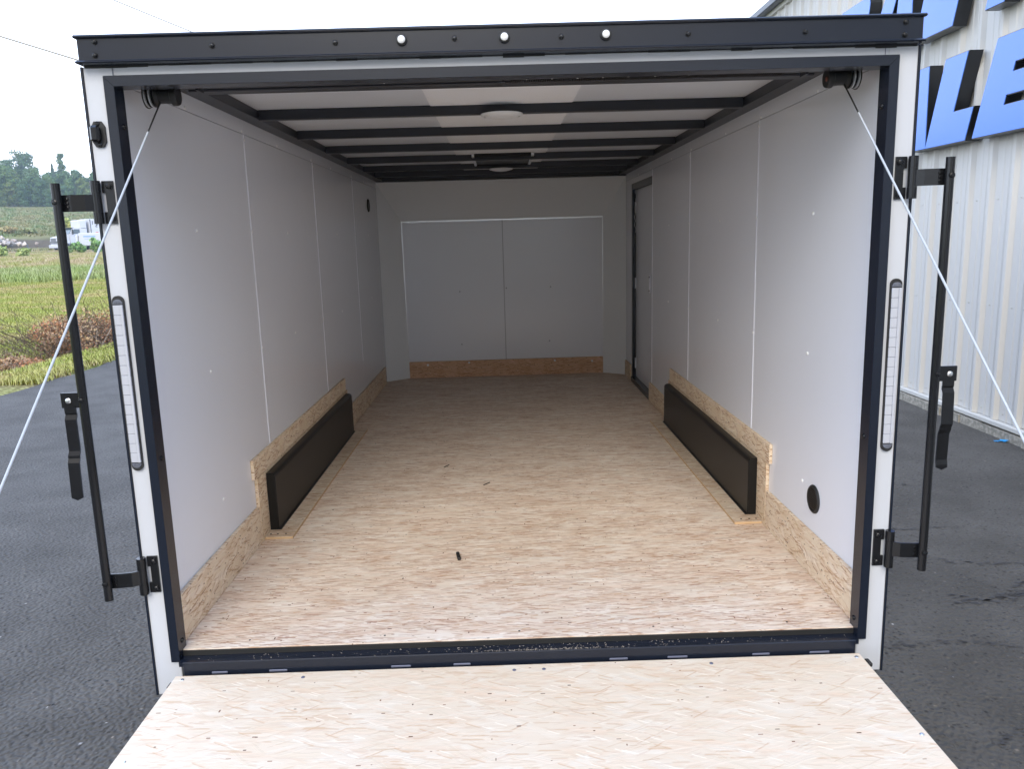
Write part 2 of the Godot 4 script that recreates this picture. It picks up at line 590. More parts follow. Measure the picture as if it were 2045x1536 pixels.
func build_ground() -> void:
	var xs := spread([[-900, -300, 60], [-300, -120, 8], [-120, -40, 3], [-40, -14, 1.0], [-14, -6.2, 0.22], [-6.2, 40, 15], [40, 400, 60]])
	var zs := spread([[-1000, -420, 60], [-420, -180, 8], [-180, -60, 3], [-60, -30, 1.2], [-30, -2, 0.5], [-2, 20, 3], [20, 400, 40]])
	var st := mb()
	for i in zs.size():
		for j in xs.size():
			var x := xs[j]
			var z := zs[i]
			var e := 0.4
			var n := Vector3(height(x - e, z) - height(x + e, z), 2.0 * e, height(x, z - e) - height(x, z + e)).normalized()
			st.set_color(ground_tone(x, z))
			vert(st, Vector3(x, height(x, z), z), n, Vector2(x, z))
	for i in zs.size() - 1:
		for j in xs.size() - 1:
			var p := i * xs.size() + j
			for q in [p, p + 1, p + xs.size() + 1, p, p + xs.size() + 1, p + xs.size()]:
				st.add_index(q)
	var m := mat("ground", Color.WHITE, 1.0)
	m.vertex_color_use_as_albedo = true
	m.metallic_specular = 0.2
	m.detail_enabled = true
	m.detail_blend_mode = BaseMaterial3D.BLEND_MODE_MUL
	m.detail_albedo = noise_tex(31, 0.05, 512, [Color(0.72, 0.70, 0.66), Color(1, 1, 1)], [0.3, 0.7])
	m.uv1_scale = Vector3.ONE * 0.4
	var g := put("ground", st.commit(), m)
	g.set_meta("kind", "structure")
	# the asphalt yard
	var ya := mb()
	var edge := []
	var z := -60.0
	while z <= 40.0:
		edge.append(Vector3(-6.42 + hill_noise.get_noise_1d(z * 40.0) * 0.16 + (-0.03 * (z + 8.0)) * smoothstep(-40.0, -8.0, z) * 0.3, GROUND, z))
		z += 0.4 if z > -20.0 and z < 0.0 else 2.0
	for k in edge.size() - 1:
		var a: Vector3 = edge[k]
		var b: Vector3 = edge[k + 1]
		quad(ya, a, b, Vector3(60, GROUND, b.z), Vector3(60, GROUND, a.z), Vector3.UP)
		quad(ya, a, b, b - Vector3(0.04, 0.06, 0), a - Vector3(0.04, 0.06, 0), Vector3.LEFT)
	var yard := put("asphalt_yard", ya.commit(), M.asphalt)
	yard.set_meta("kind", "structure")
	# highway: a ribbon over the ground, along ALONG
	var hw := mb()
	var sh := mb()
	for k in range(-30, 30):
		for band in [[117.0, 127.0, hw, 0.05], [115.2, 117.0, sh, 0.045], [127.0, 129.0, sh, 0.045]]:
			var a := at(band[0], k * 8.0)
			var b := at(band[0], k * 8.0 + 8.0)
			var c := at(band[1], k * 8.0 + 8.0)
			var d := at(band[1], k * 8.0)
			var up: Vector3 = Vector3.UP * band[3]
			quad(band[2], a + up, b + up, c + up, d + up, Vector3.UP)
	var road := put("highway", hw.commit(), mat("road", lin(0.16, 0.155, 0.15), 0.9))
	road.set_meta("kind", "structure")
	var shoulder := put("road_shoulder", sh.commit(), mat("shoulder", lin(0.42, 0.40, 0.36), 0.95))
	shoulder.set_meta("kind", "structure")
	# dark smears of tar on the yard beside the trailer
	var tar := mb()
	var r := RandomNumberGenerator.new()
	r.seed = 5
	for s in [[1.5, -0.9, 2.6, -0.75, 0.02], [1.6, -1.9, 2.9, -1.6, 0.03], [1.75, -2.3, 2.7, -2.15, 0.015], [2.0, -3.2, 2.8, -3.0, 0.02], [1.6, -0.2, 2.6, -0.35, 0.02], [2.3, -4.2, 2.9, -3.7, 0.05], [2.1, -1.2, 2.8, -1.45, 0.05]]:
		for k in 150:
			var t := r.randf()
			var p := Vector3(lerpf(s[0], s[2], t), GROUND + 0.0035, lerpf(s[1], s[3], t) + sin(t * 9.0 + s[0] * 5.0) * 0.03 + r.randfn(0, s[4] * 0.55))
			var w: float = r.randf_range(0.004, 0.03) * (0.4 + s[4] * 12.0)
			var h := w * r.randf_range(0.12, 0.35)
			var sk := r.randf_range(-0.5, 0.5) * h
			quad(tar, p + Vector3(-w, 0, sk), p + Vector3(r.randf_range(-0.4, 0.2) * w, 0, h), p + Vector3(w, 0, -sk), p + Vector3(r.randf_range(-0.2, 0.4) * w, 0, -h), Vector3.UP)
	var ts := put("tar_smears", tar.commit(), M.tar, yard)


# =====================================================================  metal building
const WALL_X := 4.22


func build_building() -> void:
	var z0 := -14.63
	var pitch := 0.9144
	var top := 4.50
	var b := thing("metal_building", "light grey ribbed steel building with sign letters on its wall", "building", Vector3(WALL_X + 7.0, GROUND, -1.0))
	var o := -b.position
	# one rolled sheet: three high ribs, two low ribs between
	var prof := PackedVector2Array()
	for r in 3:
		var c := 0.3048 * r
		for q in [[0.0, 0.0], [0.075, 0.0], [0.087, 0.006], [0.1, 0.006], [0.112, 0.0], [0.15, 0.0], [0.162, 0.006], [0.175, 0.006], [0.187, 0.0], [0.222, 0.0], [0.247, 0.032], [0.277, 0.032]]:
			prof.append(Vector2(c + q[0], q[1]))
	prof.append(Vector2(0.9144, 0.0))
	var st := mb()
	for k in prof.size() - 1:
		var p := prof[k]
		var q := prof[k + 1]
		var d := (q - p).normalized()
		var n := Vector3(-d.x, 0, d.y).normalized()
		quad(st, Vector3(-p.y, GROUND + 0.13, p.x), Vector3(-q.y, GROUND + 0.13, q.x), Vector3(-q.y, top, q.x), Vector3(-p.y, top, p.x), Vector3(-d.x, 0, -d.y))
	var sheet := st.commit()
	var screws := mb()
	for i in 27:
		var w := put("wall_panel", sheet, M.siding, b, o + Vector3(WALL_X, 0, z0 + i * pitch))
		for k in 3:
			for h in [GROUND + 0.19, 0.55, 1.45, 2.35, 3.25, 4.2]:
				for off in [0.05, 0.20]:
					var p := Vector3(WALL_X - 0.001, h, z0 + i * pitch + 0.3048 * k + off)
					lathe(screws, p, Vector3.LEFT, [Vector2(0.009, 0), Vector2(0.009, 0.002), Vector2(0.005, 0.003), Vector2(0.005, 0.007), Vector2(0, 0.007)], 6)
	var sc := put("wall_screws", screws.commit(), M.siding_trim, b, o)
	sc.set_meta("kind", "stuff")
	var z1 := z0 + 27 * pitch
	put("wall_core", boxm(Vector3(WALL_X + 0.01, GROUND, z0), Vector3(WALL_X + 0.12, top, z1)), M.siding_trim, b, o)
	put("end_wall", boxm(Vector3(WALL_X, GROUND, z0 - 0.1), Vector3(WALL_X + 14.0, top + 0.02, z0 - 0.005)), M.siding, b, o)
	put("end_wall", boxm(Vector3(WALL_X, GROUND, z1 + 0.005), Vector3(WALL_X + 14.0, top + 0.02, z1 + 0.1)), M.siding, b, o)
	put("rear_wall", boxm(Vector3(WALL_X + 13.9, GROUND, z0), Vector3(WALL_X + 14.0, top, z1)), M.siding, b, o)
	# base angle and the concrete footing, a little chipped along its edge
	put("base_trim", boxm(Vector3(WALL_X - 0.055, GROUND + 0.085, z0), Vector3(WALL_X, GROUND + 0.128, z1), 0.006), M.siding_trim, b, o)
	var ft := mb()
	var r := RandomNumberGenerator.new()
	r.seed = 9
	var prev := -1.0
	var z := z0
	while z < z1:
		var w := 0.07 + r.randf_range(-0.012, 0.02)
		box(ft, Vector3(WALL_X - w, GROUND - 0.05, z), Vector3(WALL_X + 0.1, GROUND + 0.08 - r.randf_range(0.0, 0.012), z + 0.3))
		z += 0.3
	put("footing", ft.commit(), M.concrete, b, o)
	# eave: gutter, fascia and a low roof
	put("eave_trim", boxm(Vector3(WALL_X - 0.05, top - 0.06, z0 - 0.1), Vector3(WALL_X + 0.02, top + 0.03, z1 + 0.1), 0.008), M.siding_trim, b, o)
	put("gutter", boxm(Vector3(WALL_X - 0.17, top + 0.0, z0 - 0.12), Vector3(WALL_X - 0.052, top + 0.10, z1 + 0.12), 0.01), M.gutter, b, o)
	var rf := mb()
	for s in [0.0, 1.0]:
		var xa: float = WALL_X - 0.1 + s * 14.2
		var xm := WALL_X + 7.0
		quad(rf, Vector3(xa, top + 0.06, z0 - 0.12), Vector3(xa, top + 0.06, z1 + 0.12), Vector3(xm, top + 0.75, z1 + 0.12), Vector3(xm, top + 0.75, z0 - 0.12), Vector3(-0.1 if s == 0.0 else 0.1, 1, 0).normalized())
		quad(rf, Vector3(xa, top + 0.03, z0 - 0.12), Vector3(xa, top + 0.03, z1 + 0.12), Vector3(xm, top + 0.72, z1 + 0.12), Vector3(xm, top + 0.72, z0 - 0.12), Vector3(0, -1, 0))
	put("roof", rf.commit(), M.roofing, b, o)


# letters: outline in (z, y) with y from 0 to the cap height, leaned forward by LEAN
const LEAN := 0.35


func letter(ch: String, z_left: float, y_base: float, cap: float, label: String) -> void:
	var t := thing("sign_letter", label, "sign letter", Vector3(WALL_X - 0.032, y_base, z_left), 0.0, "blue block letters on the building wall")
	var P := PackedVector2Array()
	var S := 0.34                       # stem
	match ch:
		"L":
			P = PackedVector2Array([Vector2(0, 0), Vector2(0.66, 0), Vector2(0.66, 0.28), Vector2(S + 0.02, 0.28), Vector2(S + 0.02, cap), Vector2(0, cap)])
		"E":
			P = PackedVector2Array([Vector2(0, 0), Vector2(0.70, 0), Vector2(0.70, 0.222), Vector2(S, 0.222), Vector2(S, 0.286), Vector2(0.66, 0.286), Vector2(0.66, 0.464), Vector2(S, 0.464), Vector2(S, 0.526), Vector2(0.70, 0.526), Vector2(0.70, cap), Vector2(0, cap)])
		"T":
			P = PackedVector2Array([Vector2(0.24, 0), Vector2(0.50, 0), Vector2(0.50, cap - 0.25), Vector2(0.74, cap - 0.25), Vector2(0.74, cap), Vector2(0, cap), Vector2(0, cap - 0.25), Vector2(0.24, cap - 0.25)])
		"A":                            # keyhole outline: legs, crossbar and a slim counter
			P = PackedVector2Array([Vector2(0, 0), Vector2(0.33, 0), Vector2(0.37, 0.12), Vector2(0.5, 0.12), Vector2(0.5, 0.30), Vector2(0.44, 0.30), Vector2(0.50, 0.56), Vector2(0.52, 0.56), Vector2(0.58, 0.30), Vector2(0.502, 0.30), Vector2(0.502, 0.12), Vector2(0.65, 0.12), Vector2(0.69, 0), Vector2(1.02, 0), Vector2(0.74, cap), Vector2(0.28, cap)])
		"R":
			P = PackedVector2Array([Vector2(0, 0), Vector2(0.30, 0), Vector2(0.30, 0.22), Vector2(0.36, 0.22), Vector2(0.46, 0), Vector2(0.80, 0), Vector2(0.68, 0.26), Vector2(0.745, 0.33), Vector2(0.77, 0.41), Vector2(0.77, cap - 0.16), Vector2(0.755, cap - 0.08), Vector2(0.71, cap - 0.025), Vector2(0.64, cap), Vector2(0, cap)])
	for k in P.size():
		P[k] = Vector2(P[k].x + LEAN * P[k].y, P[k].y)
	var can := mb()
	prism(can, P, Vector3.ZERO, Vector3(0, 0, 1), Vector3.UP, Vector3(-0.122, 0, 0))
	put("return", can.commit(), M.letter_return, t)
	var inner := Geometry2D.offset_polygon(P, -0.006)
	var f := mb()
	for q in inner:
		prism(f, q, Vector3(-0.1225, 0, 0), Vector3(0, 0, 1), Vector3.UP, Vector3(-0.006, 0, 0))
	put("face", f.commit(), M.letter_blue, t)


func build_letters() -> void:
	letter("A", -6.475, 1.963, 0.76, "blue letter A at the left end of the lower sign row")
	letter("L", -5.467, 1.963, 0.76, "blue letter L of the lower sign row, between A and E")
	letter("E", -4.711, 1.965, 0.76, "blue letter E cut by the photo's right edge")
	letter("R", -7.76, 2.985, 0.735, "blue letter with a rounded shoulder, leftmost of the upper row")
	letter("A", -6.87, 2.985, 0.735, "blue letter A of the upper row, just above the trailer's corner")
	letter("L", -5.79, 2.985, 0.735, "blue letter L of the upper row, touching the roof band's end")
	letter("T", -4.90, 2.985, 0.735, "blue letter T of the upper row, only its foot in view")


# =====================================================================  the trailer
const HW := 1.137       # half width outside
const WX := 1.080       # inner wall face
const CEIL := 1.748     # underside of the roof bows
const LEN := 4.72       # side walls end here (front)
var T: Node3D
var O: Vector3


func tp(called: String, mesh: Mesh, material: Material, parent: Node3D = null, where := Vector3.ZERO, turn := Vector3.ZERO) -> MeshInstance3D:
	if parent == null:
		return put(called, mesh, material, T, O + where, turn)
	return put(called, mesh, material, parent, where, turn)


func build_trailer() -> void:
	T = thing("cargo_trailer", "white enclosed cargo trailer seen from behind, ramp door lowered", "trailer", Vector3(0, GROUND, -2.35))
	O = -T.position
	# shared small meshes
	var screw := lathem(Vector3.UP, [Vector2(0.0069, 0), Vector2(0.0066, 0.002), Vector2(0.0045, 0.0040), Vector2(0, 0.0045)], 8)
	var bolt := lathem(Vector3.UP, [Vector2(0.010, 0), Vector2(0.010, 0.002), Vector2(0.0075, 0.002), Vector2(0.0072, 0.006), Vector2(0.004, 0.008), Vector2(0, 0.0085)], 10)
	var TO_REAR := Vector3(PI / 2, 0, 0)

	# ---- outside skin
	for s in [-1.0, 1.0]:
		tp("side_skin", boxm(Vector3(s * (HW - 0.012), -0.14, -LEN - 0.2), Vector3(s * HW, 1.79, -0.02)), M.white_paint)
		tp("corner_trim", boxm(Vector3(s * HW, -0.14, -0.05), Vector3(s * (HW + 0.006), 1.725, 0.003)), M.black_metal)
		var post := tp("rear_post", boxm(Vector3(s * 1.056, -0.14, -0.045), Vector3(s * HW, 1.7255, 0.0), 0.002), M.white_paint)
		# black step moulding at the post's foot, below the jamb
	tp("rear_header", boxm(Vector3(-1.0555, 1.68, -0.045), Vector3(1.0555, 1.7255, 0.0), 0.001), M.white_paint)
	tp("roof_skin", boxm(Vector3(-HW + 0.001, 1.795, -LEN - 0.25), Vector3(HW - 0.001, 1.802, 0.02)), M.white_paint)
	tp("nose_skin", boxm(Vector3(-HW, -0.14, -LEN - 0.26), Vector3(HW, 1.794, -LEN - 0.205)), M.white_paint)

	# ---- roof band across the rear, with lips, screws and three marker lights
	var cap := mb()
	box(cap, Vector3(-1.131, 1.732, -0.03), Vector3(1.131, 1.7955, 0.030), 0.002)
	box(cap, Vector3(-1.138, 1.790, -0.03), Vector3(1.138, 1.7985, 0.038), 0.003)
	box(cap, Vector3(-1.138, 1.7262, -0.03), Vector3(1.138, 1.7335, 0.040), 0.003)
	var band := tp("roof_band", cap.commit(), M.black_metal)
	for p in [[-0.773, 1.764], [-0.446, 1.763], [-0.128, 1.766], [0.157, 1.763], [0.497, 1.762], [0.812, 1.759], [-1.082, 1.781], [-1.085, 1.747], [1.082, 1.777], [1.081, 1.745]]:
		put("screw", bolt, M.black_gloss, band, Vector3(p[0], p[1], 0.0302), TO_REAR).scale = Vector3.ONE * 0.8
	for x in [-0.269, 0.005, 0.276]:
		var ml := tp("marker_light", lathem(Vector3(0, 0, 1), [Vector2(0.0145, 0), Vector2(0.0145, 0.006), Vector2(0.0115, 0.008), Vector2(0.0105, 0.008)], 20), M.black_matte, null, Vector3(x, 1.7655, 0.0303))
		put("lens", lathem(Vector3(0, 0, 1), [Vector2(0.0106, 0.004), Vector2(0.0098, 0.010), Vector2(0.006, 0.0125), Vector2(0, 0.0132)], 18), M.lens_white, ml)
	# sealant bead squeezed out below the band
	var seal := mb()
	var r := RandomNumberGenerator.new()
	r.seed = 15
	for k in 40:
		var xa := -1.13 + k * 0.0565
		var hh := 0.001 + maxf(0.0, r.randfn(0.0008, 0.0009)) + 0.004 * exp(-pow((absf(xa + 0.03) - 1.03) / 0.08, 2.0)) + 0.006 * exp(-pow((xa - 0.025) / 0.035, 2.0))
		box(seal, Vector3(xa, 1.7258 - hh, -0.0005), Vector3(xa + 0.0572, 1.7265, 0.004))
	tp("sealant", seal.commit(), M.black_matte)
	# joint lines where header meets posts
	for x in [-1.0575, 1.045]:
		tp("joint", boxm(Vector3(x - 0.0008, 1.70, 0.0), Vector3(x + 0.0008, 1.726, 0.0012)), M.worn_steel)

	# ---- black door jamb: mitred face frame with a return inwards
	for s in [-1.0, 1.0]:
		var side := mb()
		prism(side, PackedVector2Array([Vector2(1.081, -0.026), Vector2(1.081, 1.698), Vector2(1.055, 1.672), Vector2(1.055, -0.026)]), Vector3(0, 0, 0.0), Vector3(s, 0, 0), Vector3.UP, Vector3(0, 0, 0.011))
		box(side, Vector3(minf(s * 1.054, s * 1.060), -0.026, -0.046), Vector3(maxf(s * 1.054, s * 1.060), 1.672, 0.0105))
		var jp := tp("jamb_post", side.commit(), M.black_metal)
		for y in [0.03, 0.62, 1.57]:
			put("screw", screw, M.black_gloss, jp, Vector3(s * 1.054, y, -0.022), Vector3(0, 0, s * PI / 2)).scale = Vector3.ONE * 1.2
	var jh := mb()
	prism(jh, PackedVector2Array([Vector2(-1.081, 1.6995), Vector2(1.081, 1.6995), Vector2(1.0535, 1.672), Vector2(-1.0535, 1.672)]), Vector3(0, 0, 0.0005), Vector3.RIGHT, Vector3.UP, Vector3(0, 0, 0.0112))
	box(jh, Vector3(-1.053, 1.6715, -0.046), Vector3(1.053, 1.678, 0.0102))
	tp("jamb_header", jh.commit(), M.black_metal)

	# ---- rear sill and hinge side of the ramp
	var sill := mb()
	box(sill, Vector3(-1.052, -0.034, -0.05), Vector3(1.052, -0.020, 0.026), 0.0)
	box(sill, Vector3(-1.038, -0.080, 0.0262), Vector3(1.040, -0.0165, 0.033), 0.0025)
	var sl := tp("rear_sill", sill.commit(), M.black_metal)
	tp("rear_crossmember", boxm(Vector3(-1.05, -0.16, -0.06), Vector3(1.05, -0.082, 0.0255)), M.black_matte)
	for x in [[-0.95, -0.901], [-0.774, -0.718], [-0.399, -0.338], [-0.207, -0.154], [0.275, 0.332], [0.455, 0.517], [0.718, 0.772], [0.896, 0.958]]:
		put("hinge_weld", boxm(Vector3(x[0], -0.055, 0.033), Vector3(x[1], -0.048, 0.0365), 0.002), M.worn_steel, sl)
	# sawdust and chips left in the sill channel
	var chips := mb()
	for k in 520:
		var mid := r.randfn(0.1, 0.33) if k < 380 else r.randf_range(-1.0, 1.0)
		mid = clampf(mid, -1.02, 1.02)
		var zz := r.randf_range(-0.019, 0.024) if k > 260 else 0.020 + r.randfn(0.0, 0.003)
		if k <= 260:
			mid = clampf(r.randfn(0.1, 0.13), -0.15, 0.32)
		zz = minf(zz, 0.0245)
		var ln := r.randf_range(0.0008, 0.004)
		var d := Vector3(r.randfn(), r.randfn() * 0.2, r.randfn()).normalized() * ln
		var w := Vector3(-d.z, 0.0004, d.x) * 0.35
		var c := Vector3(mid, -0.0192, zz)
		quad(chips, c - d, c + w, c + d + Vector3(0, 0.001, 0), c - w, Vector3.UP)
	var ch := tp("sawdust", chips.commit(), mat("sawdust", lin(0.42, 0.36, 0.28), 0.9))
	ch.set_meta("kind", "stuff")

	build_trailer_floor(screw)
	build_trailer_walls(screw)
	build_trailer_front(screw)
	build_trailer_ceiling()
	build_trailer_hardware(bolt, screw)
	build_ramp(screw)
	build_running_gear()


func build_trailer_floor(screw: Mesh) -> void:
	# sheets of strand board, laid across
	var ends := [-0.020, -1.2400, -2.4600, -3.6800, -4.93]
	for k in 4:
		var b := tp("floor_board", boxm(Vector3(-1.12, -0.019, ends[k + 1] + 0.0012), Vector3(1.12, 0.0, ends[k] - 0.0012)), M["floor_%d" % k])
		for x in [-0.86, -0.43, 0.0, 0.43, 0.86]:
			put("screw", screw, M.black_matte, b, Vector3(x + 0.01 * k, -0.0024, ends[k] - 0.045)).scale = Vector3(0.7, 0.8, 0.7)
	# a black seal in front of the first sheet
	tp("floor_seal", boxm(Vector3(-1.053, -0.0195, -0.0195), Vector3(1.053, -0.003, -0.015)), M.black_matte)
	# kick boards along the walls, thickened behind the wheel boxes
	for s in [-1.0, 1.0]:
		var xa: float = s * 1.0655
		var xb: float = s * 1.0795
		tp("kick_board", boxm(Vector3(xa, 0.0005, -0.9), Vector3(xb, 0.158, -0.047), 0.001), M.kick_a)
		tp("kick_board", boxm(Vector3(xa - s * 0.0005, 0.0005, -2.86), Vector3(xb, 0.281, -0.902), 0.001), M.kick_b)
		tp("kick_board", boxm(Vector3(xa, 0.2825, -2.82), Vector3(xb, 0.366, -0.872), 0.001), M.kick_a)
		if s < 0:
			tp("kick_board", boxm(Vector3(xa, 0.0005, -4.60), Vector3(xb, 0.150, -2.862), 0.001), M.kick_a)
		else:
			tp("kick_board", boxm(Vector3(xa, 0.0005, -3.55), Vector3(xb, 0.140, -2.862), 0.001), M.kick_a)
			tp("kick_board", boxm(Vector3(xa, 0.0005, -4.70), Vector3(xb, 0.135, -4.42), 0.001), M.kick_b)
		# a thin board under each wheel box
		var sh := tp("wheel_box_base", boxm(Vector3(s * 0.948, 0.0005, -2.86), Vector3(s * 1.0645, 0.0115, -0.932), 0.001), M.shim)
		put("board_edge", boxm(Vector3(s * 0.9472, 0.001, -2.861), Vector3(s * 0.9479, 0.0108, -0.931)), M.osb_edge, sh)
		put("board_edge", boxm(Vector3(s * 0.9478, 0.001, -0.9316), Vector3(s * 1.064, 0.0108, -0.9309)), M.osb_edge, sh)
		for x in [0.985, 1.02, 1.05]:
			put("screw", screw, M.black_matte, sh, Vector3(s * x, 0.010, -0.965)).scale = Vector3(0.7, 0.8, 0.7)
		# black steel wheel box with a folded, rounded top edge
		var wb := mb()
		var prof := PackedVector2Array([Vector2(1.0648, 0.012), Vector2(1.0648, 0.2685), Vector2(1.045, 0.2685), Vector2(1.036, 0.266), Vector2(1.029, 0.259), Vector2(1.0265, 0.250), Vector2(1.0265, 0.018), Vector2(1.018, 0.0135), Vector2(1.018, 0.012)])
		prism(wb, prof, Vector3(0, 0, -2.80), Vector3(s, 0, 0), Vector3.UP, Vector3(0, 0, 1.783))
		var w := tp("wheel_box", wb.commit(), M.black_dull)
		put("end_plate", boxm(Vector3(s * 1.0280, 0.013, -1.0168), Vector3(s * 1.0645, 0.2650, -1.0130), 0.003), M.black_dull, w)


func build_trailer_walls(screw: Mesh) -> void:
	var seams := [-0.046, -1.160, -2.372, -3.584, -4.735]
	for s in [-1.0, 1.0]:
		var turn := Vector3(0, 0, s * PI / 2)
		for k in 4:
			var za: float = seams[k + 1] + 0.0012
			var zb: float = seams[k] - 0.0012
			var y0 := 0.0
			if s > 0 and k == 2:
				za = -3.500
			if s > 0 and k == 3:
				za = -4.735
				zb = -4.425
			var w := tp("wall_panel", boxm(Vector3(s * WX, y0, za), Vector3(s * (WX + 0.009), 1.694, zb)), M.vinyl)
			var zs := [-0.545, -1.735, -2.94, -4.15]
			if not (s > 0 and k == 3):
				for y in [0.315, 0.796, 1.294]:
					if k > 0 and y < 0.4:
						continue
					put("screw", screw, M.screw_white, w, Vector3(s * WX, y, zs[k]), turn)
			if k < 3 and not (s > 0 and k == 2):
				# pale strip that covers the joint
				put("joint_strip", boxm(Vector3(s * (WX - 0.0022), 0.367, seams[k + 1] - 0.0044), Vector3(s * WX, 1.6945, seams[k + 1] + 0.0044)), M.vinyl_trim, w)
				for y in [0.80, 1.296, 1.672]:
					put("screw", screw, M.screw_white, w, Vector3(s * (WX - 0.0022), y, seams[k + 1]), turn)
			# upper strip of lining above the panels
			var ua: float = seams[k + 1] + 0.0008
			var ub: float = seams[k] - 0.0008
			var up := tp("upper_lining", boxm(Vector3(s * (WX - 0.0006), 1.6965, ua), Vector3(s * (WX + 0.009), 1.764, ub)), M.vinyl)
			for z in [seams[k] - 0.5, seams[k + 1] + 0.02]:
				put("screw", screw, M.screw_white, up, Vector3(s * (WX - 0.0006), 1.704, z), turn)
		# backing behind the panel joints
		for seg in ([[-4.74, -0.046]] if s < 0 else [[-3.5, -0.046], [-4.74, -4.425]]):
			tp("wall_backing", boxm(Vector3(s * (WX + 0.0095), -0.01, seg[0]), Vector3(s * (WX + 0.016), 1.79, seg[1])), M.black_dull)
	# over the door
	tp("door_lintel", boxm(Vector3(WX, 1.652, -4.4255), Vector3(WX + 0.016, 1.6945, -3.499)), M.vinyl)
	# ---- round louvred vents
	vent(Vector3(WX, 0.281, -0.430), 1.0)
	vent(Vector3(-WX, 1.532, -4.245), -1.0)
	# ---- side door, set into its black frame
	var fr := mb()
	box(fr, Vector3(1.081, -0.001, -4.425), Vector3(1.124, 1.652, -4.375), 0.002)
	box(fr, Vector3(1.081, 1.603, -4.3748), Vector3(1.124, 1.652, -3.50), 0.002)
	box(fr, Vector3(1.066, 0.0005, -4.3748), Vector3(1.124, 0.042, -3.552), 0.002)
	box(fr, Vector3(1.092, -0.001, -3.5515), Vector3(1.124, 1.602, -3.502), 0.002)
	var sd := tp("side_door", boxm(Vector3(1.108, 0.043, -4.372), Vector3(1.122, 1.602, -3.553), 0.002), M.vinyl)
	put("door_frame", fr.commit(), M.black_metal, sd)
	for y in [0.16, 0.84, 1.46]:
		put("hinge", boxm(Vector3(1.100, y - 0.045, -4.374), Vector3(1.1075, y + 0.045, -4.352), 0.002), M.vinyl_trim, sd)
	put("latch", boxm(Vector3(1.099, 0.80, -3.735), Vector3(1.1075, 0.935, -3.700), 0.003), M.vinyl_trim, sd)
	for y in [0.815, 0.92]:
		put("screw", screw, M.black_matte, sd, Vector3(1.099, y, -3.717), Vector3(0, 0, PI / 2))
	put("edge_strip", boxm(Vector3(1.0775, 0.142, -3.5065), Vector3(1.0905, 1.694, -3.4965)), M.vinyl_trim, sd)
	# door holder: a slack chain with hook by the top hinge
	var pts := []
	for k in 20:
		pts.append(Vector3(1.098 - 0.004 * sin(k * 1.7), 1.60 - 0.018 * k, -4.33 + 0.03 * sin(k * 0.35)))
	put("door_chain", tubem(pts, 0.0022, 5), M.zinc, sd)


func vent(p: Vector3, s: float) -> void:
	var v := tp("wall_vent", lathem(Vector3(-s, 0, 0), [Vector2(0.052, 0), Vector2(0.052, 0.004), Vector2(0.048, 0.008), Vector2(0.043, 0.008), Vector2(0.042, 0.003), Vector2(0, 0.003)], 28), M.black_matte, null, p)
	for k in 9:
		var y := -0.032 + k * 0.008
		var h := sqrt(maxf(0.0, 0.0415 * 0.0415 - y * y))
		put("louver", boxm(Vector3(-s * 0.0032, y - 0.0018, -h), Vector3(-s * 0.0072, y + 0.0014, h)), M.black_dull, v)


